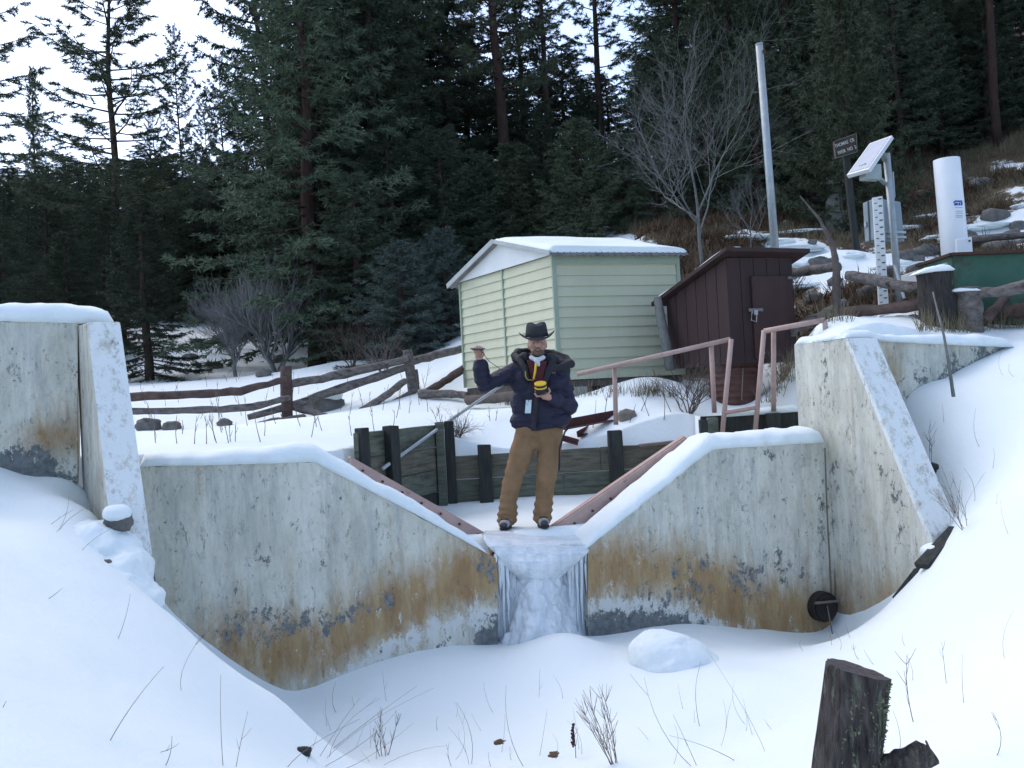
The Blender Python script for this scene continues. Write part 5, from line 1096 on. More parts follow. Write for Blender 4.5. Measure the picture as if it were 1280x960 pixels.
# raised hand: palm, four fingers under the disc, thumb on the side
pa = J(598.5, 445, -.22); body.tube([wrA, pa], [.028, .036], 12); body.ell(pa, .036, .020, .040)
disc_c = J(597, 435.8, -.245)
for k, (ox, ln) in enumerate(((-.032, .066), (-.011, .080), (.010, .076), (.030, .062))):
    b0 = pa + V((ox, -.005, .030)); chain([b0, b0 + V((ox * .1, -.028, ln * .30)), b0 + V((ox * .1, -.022, ln * .62)), b0 + V((ox * .05, -.002, ln * .78))])
tb_ = pa + V((.030, -.012, -.008)); chain([tb_, tb_ + V((.018, -.028, .018)), tb_ + V((.010, -.036, .048))], .0115, .009)
# holding hand: palm up under the meter
pb2 = J(680, 494.5, -.30); body.tube([wrB, pb2], [.028, .036], 12); body.ell(pb2, .042, .040, .022)
mt_c = J(676, 486, -.34)
for k, (oy, ln) in enumerate(((-.034, 1.0), (-.014, 1.08), (.006, 1.04), (.024, .9))):
    b0 = pb2 + V((-.030, oy, .0)); chain([b0, b0 + V((-.030 * ln, -.010, -.004)), b0 + V((-.048 * ln, -.010, .020)), b0 + V((-.044 * ln, -.008, .044))])
tb_ = pb2 + V((.030, -.020, .008)); chain([tb_, tb_ + V((.024, -.014, .026)), tb_ + V((.012, -.020, .052))], .0115, .009)
me = blob(body, .0065, 2, .4); link('body', me, M_skin, per)
# face details
hd = mat('dark_hair', (.035, .024, .018), (.06, .042, .03), 20, .9)
for sx in (-1, 1):
    MB().tube([hc + V((sx * .018, -.101, .020)), hc + V((sx * .035, -.100, .024)), hc + V((sx * .052, -.086, .018))], [.004, .005, .003], 6).build('eyebrow', hd, per)
    e_ = MB().ell(hc + V((sx * .032, -.086, .001)), .013, .010, .008).build('eye', mat('eye_lid', (.20, .11, .085), (.24, .13, .1), 9, .6), per)
bd_ = MB(); bd_.ell(hc + V((0, -.046, -.085)), .060, .060, .045, Rh, 18, 12); bd_.ell(hc + V((0, -.082, -.098)), .035, .03, .03); bd_.tube([hc + V((-.034, -.098, -.062)), hc + V((0, -.116, -.050)), hc + V((.034, -.098, -.062))], [.008, .010, .008], 8)
me = blob(bd_, .005, 2); wobble(me, .006, 60, 3); link('beard', me, mat('reddish_beard', (.10, .062, .045), (.17, .115, .085), 60, .95, .5), per)
MB().tube([hc + V((-.02, -.117, -.064)), hc + V((0, -.121, -.063)), hc + V((.02, -.117, -.064))], [.004, .006, .004], 6).build('lip', mat('lip', (.30, .13, .11), (.34, .16, .13), 9, .5), per)
hr = MB(); hr.ell(hc + V((0, .022, .0)), .082, .088, .098, Rh, 18, 12); link('hair', blob(hr, .006, 1), hd, per)
# jacket
jk = MB()
limb(jk, [J(675, 532), J(675, 512), J(673, 490), J(671, 470)], [.17, .175, .175, .14], 20)
for x_, y_, rx, rz in ((663, 524, .19, .11), (690, 524, .18, .11), (657, 506, .14, .16), (694, 504, .14, .17), (657, 478, .14, .14), (688, 478, .15, .14)): jk.ell(J(x_, y_), rx, .145, rz, None, 20, 12)
limb(jk, [J(671, 462), shA, elA, wrA + (elA - wrA) * .12], [.11, .085, .076, .056], 16); limb(jk, [J(672, 462), shB, elB, wrB + (elB - wrB) * .14], [.11, .088, .082, .056], 16)
for a_, c_, n_ in ((shA, elA, 3), (elA, wrA, 3), (shB, elB, 3), (elB, wrB, 2)):            # puffs of down between the stitch lines
    for i in range(n_): p_ = a_.lerp(c_, (i + .6) / (n_ + .3)); jk.ell(p_, .080 - .004 * i, .080 - .004 * i, .068)
me = blob(jk, .009, 3); c = np.array([v.co[:] for v in me.vertices])
nr = np.array([v.normal[:] for v in me.vertices]); hz = J(670, 537).z
d = fbm(c * np.array([7, 7, 14]), 4, 5) * .022 + np.abs(fbm(c * np.array([14, 14, 30]), 3, 9)) * .010 - .010 * np.exp(-(((c[:, 2] - J(670, 528).z) / .012) ** 2))
c = c + nr * d[:, None]; c[:, 2] = np.maximum(c[:, 2], hz + .006 * np.sin(c[:, 0] * 25)); me.vertices.foreach_set('co', c.astype(np.float32).ravel()); me.update(); jo = link('jacket', me, M_navy, per)
# collar and fallen hood
co = MB(); ring = [(650, 449, -.10), (643, 444, -.02), (648, 441, .09), (668, 442, .15), (690, 444, .13), (706, 449, .06), (713, 455, -.03), (703, 459, -.11), (688, 462, -.16)]
limb(co, [J(*r) for r in ring], [.030, .033, .045, .055, .055, .050, .044, .038, .026], 12); limb(co, [J(650, 449, -.10), J(656, 460, -.17), J(660, 474, -.205)], [.034, .030, .022]); limb(co, [J(690, 452, -.11), J(685, 464, -.18), J(681, 478, -.205)], [.045, .034, .022])
for x_, y_, dy_, rx, ry, rz in ((657, 451, .04, .12, .11, .07), (686, 453, .04, .15, .12, .075), (658, 449, -.06, .04, .06, .06), (684, 450, -.07, .045, .06, .065), (671, 448, .10, .12, .07, .07), (655, 448, -.03, .05, .08, .06), (688, 449, -.03, .055, .09, .06), (700, 455, .0, .08, .09, .05), (648, 449, .0, .06, .07, .045)): co.ell(J(x_, y_, dy_), rx, ry, rz)
me = blob(co, .008, 4); wobble(me, .010, 10, 2); link('collar', me, M_black, jo)
lf_ = MB(); limb(lf_, [J(676, 478, -.205), J(671, 500, -.225), J(668, 525, -.205), J(667, 536, -.19)], [.022, .022, .022, .02]); me = blob(lf_, .007, 2); link('placket', me, M_black, jo)
# chest opening: maroon fleece, white tee, yellow strap
fl_ = MB(); fl_.prism([J(658, 450, -.175), J(684, 451, -.175), J(676, 488, -.222), J(668, 490, -.222)], V((0, .05, 0))); me = blob(fl_, .008, 3); link('fleece', me, mat('maroon_fleece', (.055, .012, .018), (.08, .02, .026), 20, .9, .3), per)
tt = MB(); limb(tt, [J(664, 447, -.14), J(671, 451, -.175), J(679, 447, -.14)], [.022, .026, .022]); limb(tt, [J(671, 450, -.165), J(673, 456, -.19)], [.026, .018]); link('tee_shirt', blob(tt, .007, 2), mat('white_cotton', (.45, .47, .5), (.55, .57, .6), 12, .9, .2), per)
M_yel = mat('yellow_plastic', (.55, .36, .02), (.62, .42, .04), 6, .45)
MB().tube([J(670, 454, -.225), J(669, 464, -.245), J(667, 474, -.25)], .010, 8).build('lanyard', M_yel, per, smooth=True)
MB().tube([J(657, 464, -.235), J(657, 471, -.245), J(660, 475, -.25), J(667, 475, -.25)], .006, 6).build('strap_loop', mat('olive_strap', (.25, .18, .04), (.3, .22, .06), 8, .7), per, smooth=True)
tg = MB().prism([J(657.5, 500, -.245), J(664.5, 500, -.245), J(663.5, 516.5, -.235), J(656, 516.5, -.235)], V((0, .006, 0))).build('name_tag', mat('tag_card', (.42, .52, .56), (.52, .60, .63), 18, .4, c3=(.18, .26, .34), s3=14, t3=(.55, .62)), per)
MB().tube([J(661, 502, -.248), J(661.5, 488, -.26), J(663, 478, -.25)], .003, 5).build('tag_cord', M_black, tg)
# chest mark: small white dome of three bands
lw = mat('white_stitch', (.6, .6, .62), (.66, .66, .68), 9, .7); lm = J(692.5, 464.5, -.205)
def chest(px, py):                                          # jacket surface under a pixel
    d_ = ray(px, py).normalized(); ok, loc, _n2, _i = jo.ray_cast(CAM - ORG[per.name], d_); return (loc + ORG[per.name] - d_ * .006) if ok else J(px, py, -.2)
bpy.context.view_layer.update()
for r_in, r_out in ((.2, 1.5), (2.0, 3.0), (3.5, 4.4)):
    a = [chest(690 + math.cos(t) * r_out, 467 - math.sin(t) * r_out) for t in np.linspace(.1, math.pi / 2, 6)]; c_ = [chest(690 + math.cos(t) * r_in, 467 - math.sin(t) * r_in) for t in np.linspace(.1, math.pi / 2, 6)]
    MB().add([v for p_ in zip(a, c_) for v in p_], [(2 * i, 2 * i + 1, 2 * i + 3, 2 * i + 2) for i in range(5)]).build('chest_logo', lw, jo)
for k in range(3): MB().add([chest(686, 463 + k * 1.5), chest(689, 463 + k * 1.5), chest(689, 463.8 + k * 1.5), chest(686, 463.8 + k * 1.5)], [(0, 1, 2, 3)]).build('chest_logo', lw, jo)
# trousers
tr = MB(); wl, wr = J(658, 530), J(690, 530)
tr.ell(J(674, 536), .20, .14, .12, None, 20, 12)
tr.ell(J(672, 550), .12, .11, .10, None, 16, 10)
cuffL, cuffR = J(633.5, 650, -.01), J(678, 647, -.01)
limb(tr, [J(660, 538), J(653, 562, -.01), kneeL + V((-.005, 0, 0)), J(636, 622, .0), cuffL], [.118, .106, .088, .080, .088], 18); limb(tr, [J(688, 538), J(687, 562, -.01), kneeR, J(680, 622, .0), cuffR], [.118, .106, .088, .078, .086], 18)
me = blob(tr, .009, 3); c = np.array([v.co[:] for v in me.vertices]); nr = np.array([v.normal[:] for v in me.vertices]); low = sstep(J(650, 600).z, J(650, 640).z, c[:, 2])
d = fbm(c * np.array([9, 9, 7]), 4, 15) * .020 + np.sin(c[:, 2] * 95 + 6 * fbm(c * 5, 2, 1)) * .006 * low + np.sin(c[:, 2] * 60 + c[:, 0] * 40) * .004 * np.exp(-(((c[:, 2] - J(650, 590).z) / .08) ** 2)); c = c + nr * d[:, None]
c[:, 2] = np.maximum(c[:, 2], .028); me.vertices.foreach_set('co', c.astype(np.float32).ravel()); me.update(); to = link('trousers', me, M_tan, per)
M_ri = mat('brass_rivet', (.5, .42, .3), (.55, .46, .34), 9, .4, metal=.6)
# boots
def boot(a_, px, py, rz):
    g_ = V((a_.x, a_.y, 0)); R = Matrix.Rotation(rz, 3, 'Z'); q = lambda x, y, z: g_ + R @ V((x, y, z))
    mb = MB(); mb.ell(q(0, .0, .085), .058, .068, .085, None, 16, 12); mb.ell(q(0, -.075, .052), .048, .085, .042, R, 16, 12); mb.ell(q(0, -.135, .045), .050, .055, .034, R, 16, 12); mb.ell(q(0, .05, .045), .044, .045, .05, R)
    me = blob(mb, .006, 2); c = np.array([v.co[:] for v in me.vertices]); c[:, 2] = np.maximum(c[:, 2], .022); me.vertices.foreach_set('co', c.astype(np.float32).ravel()); me.update()
    o = link('boot', me, mat('grey_suede', (.22, .225, .23), (.33, .34, .35), 12, .85, .2), per)
    sole = MB(); n = 24; ring = []
    for i in range(n):
        t = 2 * math.pi * i / n; y = -.05 + math.cos(t) * .150; w_ = .052 * (1 + .12 * math.cos(t)); ring.append(q(math.copysign(abs(math.sin(t)) ** .8, math.sin(t)) * w_, y, .0))
    sole.prism(ring, V((0, 0, .026))).build('sole', M_black, o, bevel=.004)
    MB().tube([q(-.035, -.1, .088), q(0, -.11, .094), q(.035, -.1, .088)], .006, 6).build('lace', M_black, o); MB().tube([q(-.035, -.075, .104), q(0, -.082, .112), q(.035, -.075, .104)], .006, 6).build('lace', M_black, o)
    MB().ell(q(0, -.165, .045), .038, .028, .028, R).build('toe_cap', mat('dark_toe', (.04, .04, .045), (.06, .06, .065), 9, .7), o, smooth=True)
boot(ankL, 630, 655, -.12); boot(ankR, 677, 652, .05)
# hat
def hat():
    c0 = hc + V((0, .008, .062)); Rt = Matrix.Rotation(math.radians(7), 3, 'X'); n = 48; prof = []
    cr = MB(); rows = [(0, 1.0, 1.0), (.03, .985, .99), (.07, .95, .96), (.10, .90, .92), (.118, .84, .86), (.128, .70, .74), (.122, .45, .5), (.112, .2, .25), (.108, .02, .02)]
    vs = []
    for (z, sx, sy) in rows:
        for i in range(n):
            t = 2 * math.pi * i / n; x = math.cos(t) * .102 * sx; y = math.sin(t) * .122 * sy; pinch = .014 * math.exp(-((y + .075) / .05) ** 2) * (z > .06); x *= 1 - pinch * 9 * .9 if z > .06 else 1
            zz2 = z - (.020 * math.exp(-(x / .03) ** 2) if z > .1 else 0) - (.012 * (y < -.04) * (z > .1)); vs.append(c0 + Rt @ V((x, y, zz2)))
    fs = [(j * n + i, j * n + (i + 1) % n, (j + 1) * n + (i + 1) % n, (j + 1) * n + i) for j in range(len(rows) - 1) for i in range(n)]
    ho = cr.add(vs, fs).build('hat', M_felt, per, smooth=True)
    br_ = MB(); m = 8; vs = []
    for s in (0, 1):
        for j in range(m):
            u = j / (m - 1)
            for i in range(n):
                t = 2 * math.pi * i / n; rx = .100 + (.162 - .100) * u; ry = .120 + (.180 - .120) * u; cx = abs(math.cos(t)); curl = .048 * (u ** 2.2) * cx ** 3 - .020 * u * (1 - cx ** 2) * (1 if math.sin(t) < 0 else .6); vs.append(c0 + Rt @ V((math.cos(t) * rx, math.sin(t) * ry, curl - .002 - s * .005)))
    k = m * n; fs = [(j * n + i, j * n + (i + 1) % n, (j + 1) * n + (i + 1) % n, (j + 1) * n + i) for j in range(m - 1) for i in range(n)]; fs += [tuple(a + k for a in reversed(f)) for f in fs]; fs += [((m - 1) * n + i, (m - 1) * n + (i + 1) % n, k + (m - 1) * n + (i + 1) % n, k + (m - 1) * n + i) for i in range(n)]
    br_.add(vs, fs).build('brim', M_felt, ho, smooth=True)
    bn = MB(); vs = []
    for z in (.004, .028):
        for i in range(n): t = 2 * math.pi * i / n; vs.append(c0 + Rt @ V((math.cos(t) * .1035, math.sin(t) * .1235, z)))
    bn.add(vs, [(i, (i + 1) % n, n + (i + 1) % n, n + i) for i in range(n)]).build('hat_band', M_black, ho, smooth=True)
hat()
# strap hanging at the hip
MB().tube([J(712, 533, -.08), J(706, 540, -.16), J(699.5, 560, -.14), J(699, 588, -.12)], .009, 6).build('hanging_strap', M_black, per)
# things held
dt = MB().disc(disc_c, V((.05, -.12, 1)), .066, .010, 28); dt.disc(disc_c - V((0, 0, .008)), V((.05, -.12, 1)), .05, .010, 24); o = dt.build('lid', mat('dark_lid', (.03, .03, .034), (.06, .06, .065), 9, .4), smooth=False, bevel=.002); tag(o, 'flat dark disc balanced on the raised fingertips', 'lid')
mt = thing('handheld_meter', 'round black and yellow meter held in the lowered hand', 'meter', mt_c - V((0, 0, .045))); ax = V((-.05, -.35, 1)).normalized()
MB().disc(mt_c - ax * .010, ax, .044, .055, 24, .052).build('case', M_black, mt, bevel=.004)
MB().disc(mt_c + ax * .048, ax, .053, .018, 28).build('yellow_lid', M_yel, mt, bevel=.005); MB().disc(mt_c + ax * .030, ax, .048, .018, 24).build('dark_band', M_black, mt); MB().disc(mt_c + ax * .014, ax, .054, .014, 28).build('yellow_rim', M_yel, mt, bevel=.004)
cd = MB().tube([disc_c + V((.02, -.02, -.01)), J(612, 452, -.30), J(632, 466, -.30), J(655, 482, -.32), mt_c + V((-.045, 0, .01))], .0028, 5); o = cd.build('cord', M_black); tag(o, 'thin dark cord running from raised hand to the meter', 'cord')
# ================================================================== rocks, stump, weeds
random.seed(99)
def rock(c, rx, ry, rz, label, seed, m=M_rock, name='rock', group=None, cat='rock', amp=.35):
    o = link(name, rock_mesh(c, rx, ry, rz, seed, amp), m); tag(o, label, cat, group); return o
def mound(c, rx, ry, rz, label, seed, name='snow_mound', kind='stuff', sc=1.3, amp=.12):
    me = rock_mesh(c, rx, ry, rz, seed, amp, sc, 36, 22); o = link(name, me, M_snow); tag(o, label, 'snow', None, kind); return o
# boulder capped with snow below the right wall
bc = P(834, 818, 8.1); bo = thing('snowy_boulder', 'rounded boulder under a thick cap of snow below the right wall', 'boulder', bc - V((0, 0, .2)))
link('stone', rock_mesh(bc - V((0, 0, .05)), .27, .24, .14, 5, .2), M_rock, bo); cvm = MB()
for dx, dy, dz_, a_, b2_, c_ in ((0, 0, .0, .29, .28, .19), (.10, -.02, -.03, .28, .27, .16), (.22, .0, -.10, .24, .26, .12), (-.08, .03, .03, .2, .2, .16), (.32, .03, -.15, .2, .25, .09), (.02, -.14, -.06, .22, .2, .12)): cvm.ell(bc + V((dx - .03, dy, dz_)), a_, b2_, c_, None, 20, 14)
me = blob(cvm, .014, 8); wobble(me, .045, 5, 6, 5); link('snow_cover', me, M_snow, bo)
# block by the left pier
pc = P(148, 652, 6.62); bl = thing('capped_block', 'small rough block with a pillow of snow against the left pier', 'rock', pc - V((0, 0, .15)))
link('stone', rock_mesh(pc, .085, .08, .075, 8, .25), M_rock, bl); link('snow_cover', rock_mesh(pc + V((0, -.01, .055)), .088, .085, .055, 9, .1, 1.3, 24, 14), M_snow, bl)
lm_ = MB()
for (x, y, Y, a_, b2_, c_) in ((150, 720, 6.5, .22, .3, .17), (112, 676, 6.7, .34, .3, .13), (168, 752, 6.4, .17, .22, .17), (128, 690, 6.6, .2, .25, .14), (158, 690, 6.62, .12, .15, .12), (140, 740, 6.35, .2, .25, .16)): lm_.ell(P(x, y, Y), a_, b2_, c_)
me = blob(lm_, .015, 6); wobble(me, .07, 6, 4, 4); tag(link('snow_heap', me, M_snow), 'lumpy snow heaped on rubble beside the left pier', 'snow', None, 'stuff')
for i, (x, y, Y, r) in enumerate([(131, 707, 6.32, .05), (140, 713, 6.30, .04), (110, 690, 6.5, .035)]): rock(P(x, y, Y), r, r * 1.2, r * .8, ['dark broken rock showing through snow beside the left pier', 'dark stone chip next to the broken rock by the left pier', 'tiny dark stone in the snow above the broken rock'][i], 30 + i)
rock(G(378, 939) + V((0, 0, -.005)), .045, .05, .03, 'dark clod poking out at the tip of the left bank', 35, M_post)
# right bank stones
rock(G(1165, 590) + V((0, 0, -.01)), .075, .08, .055, 'dark stone in a snow hollow beside the right pier', 41, M_post); rock(G(1160, 660) + V((0, 0, .0)), .09, .1, .07, 'rough grey stone against the sloping pier nose', 42)
mound(G(1152, 640) + V((0, 0, .0)), .12, .14, .09, 'snow lump beside the sloping pier nose', 43); mound(G(1168, 690), .10, .12, .07, 'snow lump over the dark plank end', 44)
a, c = P(1152, 708, 8.35), P(1196, 661, 8.6); o = MB().beam(a, c, .13, .05).build('plank', M_post, bevel=.006); tag(o, 'dark board sticking out of the snow by the right pier', 'plank')
a, c = P(1122, 748, 8.75), P(1150, 712, 8.55); o = MB().beam(a, c, .10, .05).build('plank', M_post, bevel=.006); tag(o, 'dark board end tucked under the right pier', 'plank')
# left flat stones
for i, (x, y, r, lab) in enumerate([(405, 512, .26, 'large mossy boulder with snow on top beside the pole fence'), (281, 532, .10, 'small dark rock in snow before the pole fence'), (185, 537, .16, 'flat dark rock close to the left pier beyond the wall'), (215, 537, .12, 'flat dark rock next to another on the snowy flat'), (238, 450, .18, 'dark outcrop on the snowy left slope'), (270, 460, .15, 'grey outcrop stone below the bare tree'), (330, 470, .14, 'grey rock beside the leafless thicket'), (350, 452, .16, 'rock at the foot of the thicket')]):
    p_ = G(x, y, 9); rock(p_ + V((0, 0, r * .25)), r * 1.1, r, r * .7, lab, 60 + i)
    if i == 0: mound(p_ + V((0, -.02, r * .75)), r * 1.05, r * .95, r * .4, 'snow cushion on the mossy boulder by the pole fence', 77)
# hillside rocks
hl = ['lichen grey rock half buried in the brown hillside']
for i in range(60):
    x = random.uniform(880, 1290); y = random.uniform(215, 385); p_ = G(x, y, 13.2, 45)
    if p_.y > 32: continue
    r = random.uniform(.05, .16) * (1.5 if x > 1200 else 1); rock(p_ + V((0, 0, r * .2)), r * 1.2, r, r * .75, hl[0], 100 + i, group='rocks on the right hillside')
for i, (x, y, h) in enumerate([(1046, 272, .55), (1040, 232, .35)]):
    p_ = G(x, y + 12, 13.2, 45); o = log('stump', [p_ - V((0, 0, .1)), p_ + V((.03, 0, h))], [.26, .17], M_bare, ['bleached stump standing beside the sign post', 'smaller bleached stump above the other near the sign'][i], cat='stump', n=14, wob=.3)
# small patches of snow on the hillside
for i in range(34):
    x = random.uniform(890, 1290); y = random.uniform(255, 400); p_ = G(x, y, 13.0, 40)
    if p_.y > 24 or p_.y < 12.8: continue
    r = random.uniform(.10, .34); mound(p_ + V((0, 0, -.02)), r * 1.6, r, .06, 'patch of leftover snow on the brown hillside', 140 + i, amp=.35, sc=2.0)
# ------------------------------------------------------------------ foreground stump
YT = 4.4; stp = thing('cut_stump', 'dark lichen covered cut post standing in the foreground snow', 'stump', V((P(1057, 955, YT).x, YT, gz(P(1057, 955, YT).x, YT))))
tA, bA = P(1070, 836, YT), P(1054, 975, YT); dn = (bA - tA); bA = tA + dn * 2.4
n = 40; rows = 30; vs = []
ax_ = (tA - bA).normalized(); ux = V((1, 0, 0)); uy = ax_.cross(ux).normalized(); ux = uy.cross(ax_).normalized()
ph = [random.uniform(0, 6.28) for _ in range(6)]
for j in range(rows):
    t = j / (rows - 1); c = bA.lerp(tA, t)
    for i in range(n):
        a = 2 * math.pi * i / n; r = .127 * (1 + .05 * math.sin(3 * a + ph[0]) + .04 * math.sin(7 * a + ph[1]) + .035 * math.sin(13 * a + ph[2] + t * 3) + .05 * float(vnoise(np.array([[a * 3, t * 9, 3.]]))[0])) * (1.06 - .05 * t)
        p_ = c + (ux * math.cos(a) + uy * math.sin(a)) * r
        if j == rows - 1: p_ = p_ + ax_ * (-.016 * math.cos(a) * 1.0)
        vs.append(p_)
fs = [(j * n + i, j * n + (i + 1) % n, (j + 1) * n + (i + 1) % n, (j + 1) * n + i) for j in range(rows - 1) for i in range(n)]
M_sb = mat('stump_bark', (.014, .011, .012), (.10, .085, .08), 9, .95, 1.0, (4, 4, .7), c3=(.13, .145, .10), s3=7, t3=(.56, .63))
sb_ = MB().add(vs, fs).build('bark', M_sb, stp, smooth=True)
top_v = vs[-n:]; cc = sum(top_v, V((0, 0, 0))) / n + ax_ * .0
MB().add(top_v + [v.lerp(cc, .5) + ax_ * random.uniform(-.004, .004) for v in top_v] + [cc], [(i, (i + 1) % n, n + (i + 1) % n, n + i) for i in range(n)] + [(n + i, n + (i + 1) % n, 2 * n) for i in range(n)]).build('cut_face', mat('cut_wood', (.055, .045, .045), (.13, .115, .11), 14, .9, .8, (1, 6, 1)), stp)
# lichen tufts on bark
M_lich = mat('green_lichen', (.10, .125, .065), (.20, .225, .14), 20, .95); lv = []; lfz = []
for k in range(700):
    right = random.random() < .75
    a = random.gauss(-.15, .30) if right else random.uniform(-2.2, 0); t = random.uniform(.55, .97) if right else random.uniform(.5, .95)
    c = bA.lerp(tA, t); nrm_ = (ux * math.cos(a) + uy * math.sin(a)); 
    if nrm_.y > .5: continue
    p_ = c + nrm_ * .130; d_ = (nrm_ * random.uniform(.4, 1) + V((random.uniform(-.6, .6), random.uniform(-.6, .6), random.uniform(-1.0, .3)))).normalized(); w_ = d_.cross(V((random.random(), random.random(), random.random()))).normalized() * random.uniform(.004, .010); L_ = random.uniform(.008, .022) * (1.2 if right else .7)
    i0 = len(lv); lv += [p_ - w_, p_ + w_, p_ + d_ * L_ + w_ * .4, p_ + d_ * L_ - w_ * .4]; lfz.append((i0, i0 + 1, i0 + 2, i0 + 3))
lo = MB().add(lv, lfz).build('lichen', M_lich, stp); lo['kind'] = 'stuff'
# broken log end beside it
lg = thing('broken_log', 'dark broken log end lying against the foreground stump', 'log', P(1130, 975, 4.3)); q = [P(1075, 985, 4.35), P(1100, 962, 4.35), P(1130, 950, 4.32), P(1162, 941, 4.3)]
lo_ = log('bark', q, [.06, .045, .05, .055], M_sb, '', par=lg, n=16, wob=.1); MB().disc(q[-1] + (q[-1] - q[-2]).normalized() * .004, q[-1] - q[-2], .05, .006, 14).build('broken_end', MATS['cut_wood'], lg)

# ------------------------------------------------------------------ dry stems
def stem(mb, b_, t_, r=.0022, bend=.2, n=6, kids=0):
    b_ = V(b_); t_ = V(t_); L_ = (t_ - b_).length; o = V((random.uniform(-1, 1), random.uniform(-1, 1), random.uniform(-.3, .3))) * bend * L_; pts = [b_.lerp(t_, i / n) + o * (i / n) * (1 - i / n) * 2 for i in range(n + 1)]
    mb.tube(pts, [r * (1 - .6 * i / n) for i in range(n + 1)], 3, cap=False)
    for k in range(kids):
        i = random.randint(2, n - 1); d_ = (t_ - b_).normalized() + V((random.uniform(-1, 1), random.uniform(-.6, .6), random.uniform(-.2, .6))) * .8; mb.tube([pts[i], pts[i] + d_ * L_ * .08, pts[i] + d_ * L_ * .16 + V((0, 0, .01))], [r * .6, r * .5, r * .3], 3, cap=False)
dg_ = MB()
ST = [(135, 924, 205, 833), (146, 799, 163, 742), (227, 862, 276, 769), (279, 958, 276, 844), (294, 958, 310, 889), (205, 955, 215, 920), (195, 936, 224, 929), (69, 664, 86, 619), (100, 687, 165, 650), (72, 662, 120, 630), (60, 655, 92, 637), (0, 680, 14, 689), (0, 885, 8, 876), (56, 747, 78, 735), (242, 778, 250, 768)]
ST += [(300 + a / 1.939, 780 + b / 1.939, 300 + c / 1.939, 780 + d / 1.939) for a, b, c, d in [(215, 320, 340, 180), (205, 322, 470, 155), (220, 300, 430, 150), (360, 320, 340, 215), (330, 330, 345, 230), (560, 340, 525, 190), (555, 338, 505, 250), (690, 345, 645, 150), (725, 320, 745, 205), (1110, 345, 1050, 220), (1275, 310, 1130, 60), (235, 215, 232, 140), (212, 250, 208, 180), (355, 190, 345, 115), (110, 345, 290, 230), (330, 345, 500, 295), (280, 300, 310, 230), (610, 345, 603, 310), (515, 345, 508, 285), (660, 330, 655, 300), (1115, 250, 1112, 110), (1224, 260, 1222, 205), (1210, 330, 1040, 270), (1100, 345, 980, 130), (480, 260, 478, 225), (190, 320, 290, 180), (200, 340, 380, 210), (250, 345, 420, 240)]]
ST += [(1040, 806, 1034, 775), (1049, 812, 1043, 788), (1062, 798, 1056, 780), (1075, 824, 1067, 804), (1132, 808, 1128, 792), (1183, 855, 1177, 803), (1205, 880, 1203, 818), (1243, 945, 1241, 890), (1120, 945, 1116, 888), (1140, 850, 1133, 820), (1006, 813, 1001, 800), (1094, 832, 1080, 812), (1160, 548, 1163, 530), (1196, 640, 1186, 590), (1210, 650, 1200, 605), (1186, 660, 1176, 622), (1218, 628, 1205, 585), (1240, 590, 1242, 560), (1225, 560, 1220, 510), (1255, 470, 1252, 440), (1270, 470, 1262, 455), (1180, 530, 1178, 505), (1199, 655, 1232, 590)]
for a, b, c, d in ST:
    p_ = G(a, b); t_ = P(c, d, p_.y + random.uniform(-.12, .05)); stem(dg_, p_ - V((0, 0, .02)), t_, random.uniform(.0014, .0024), .28, kids=random.choice([0, 0, 0, 1, 2]))
for k in range(36):
    x = random.uniform(380, 1280); y = random.uniform(870, 960) if x < 1000 else random.uniform(520, 950); p_ = G(x, y)
    if p_.y > 9.3: continue
    stem(dg_, p_ - V((0, 0, .02)), p_ + V((random.uniform(-.08, .08), random.uniform(-.05, .05), random.uniform(.06, .30))), .0014, .35, kids=random.choice([0, 0, 1]))
o = dg_.build('dry_stems', M_twig); tag(o, 'thin dry grass stems sticking out of the foreground snow', 'grass', None, 'stuff')
# tall weeds as things
def weed(px, py, tx, ty, label, n, m, seed, head=False):
    random.seed(seed); p_ = G(px, py); t_ = P(tx, ty, p_.y); root = thing('dry_weed', label, 'weed', p_); mb = MB()
    for k in range(n):
        t2 = t_ + V((random.uniform(-.10, .10), random.uniform(-.08, .08), random.uniform(-.16, .02))) * (k > 0); stem(mb, p_ - V((0, 0, .03)) + V((random.uniform(-.02, .02), 0, 0)), t2, .003, .10, 7, 7)
    mb.build('stalks', m, root)
    if head:
        sm = MB()
        for k in range(46): f_ = random.uniform(.35, 1); q_ = p_.lerp(t_, f_) + V((random.uniform(-.008, .008), random.uniform(-.008, .008), 0)); sm.ell(q_, .007, .007, .008, None, 6, 4)
        so_ = sm.build('seed_head', mat('purple_seed', (.04, .02, .028), (.07, .035, .04), 9, .9), root); so_['kind'] = 'stuff'
weed(768, 955, 737, 862, 'bushy pale dried weed in the foreground snow', 9, M_twig, 4); weed(716, 950, 716, 905, 'short purple dried weed with knobbly seed head', 1, M_brush, 5, True); weed(480, 945, 478, 885, 'small reddish dried weed among the grass clump', 4, M_brush, 6)
weed(1206, 660, 1180, 590, 'wispy dried weed on the bank beside the right pier', 5, M_twig, 7); weed(1165, 610, 1163, 530, 'single dried weed with knobbly stalk by the right pier nose', 2, M_brush, 8); weed(1140, 905, 1134, 818, 'single dried stalk with flat head near the cut stump', 1, M_brush, 9)
o = MB().tube([P(1192, 496, 9.55), P(1186, 455, 9.6), P(1180, 420, 9.65), P(1166, 365, 9.8)], [.017, .014, .012, .006], 6).build('bare_stick', M_bare, smooth=True); tag(o, 'slim grey stick leaning over the right wing wall', 'stick')
for i, (x, y) in enumerate([(625, 928), (693, 945), (1163, 595)]): rock(G(x, y) - V((0, 0, .02)), .05, .05, .03, ['dark grass clod in a melted hollow of the pool snow', 'dark clod beside the purple weed', 'dark wet hollow stone on the right bank'][i], 170 + i, M_brush)
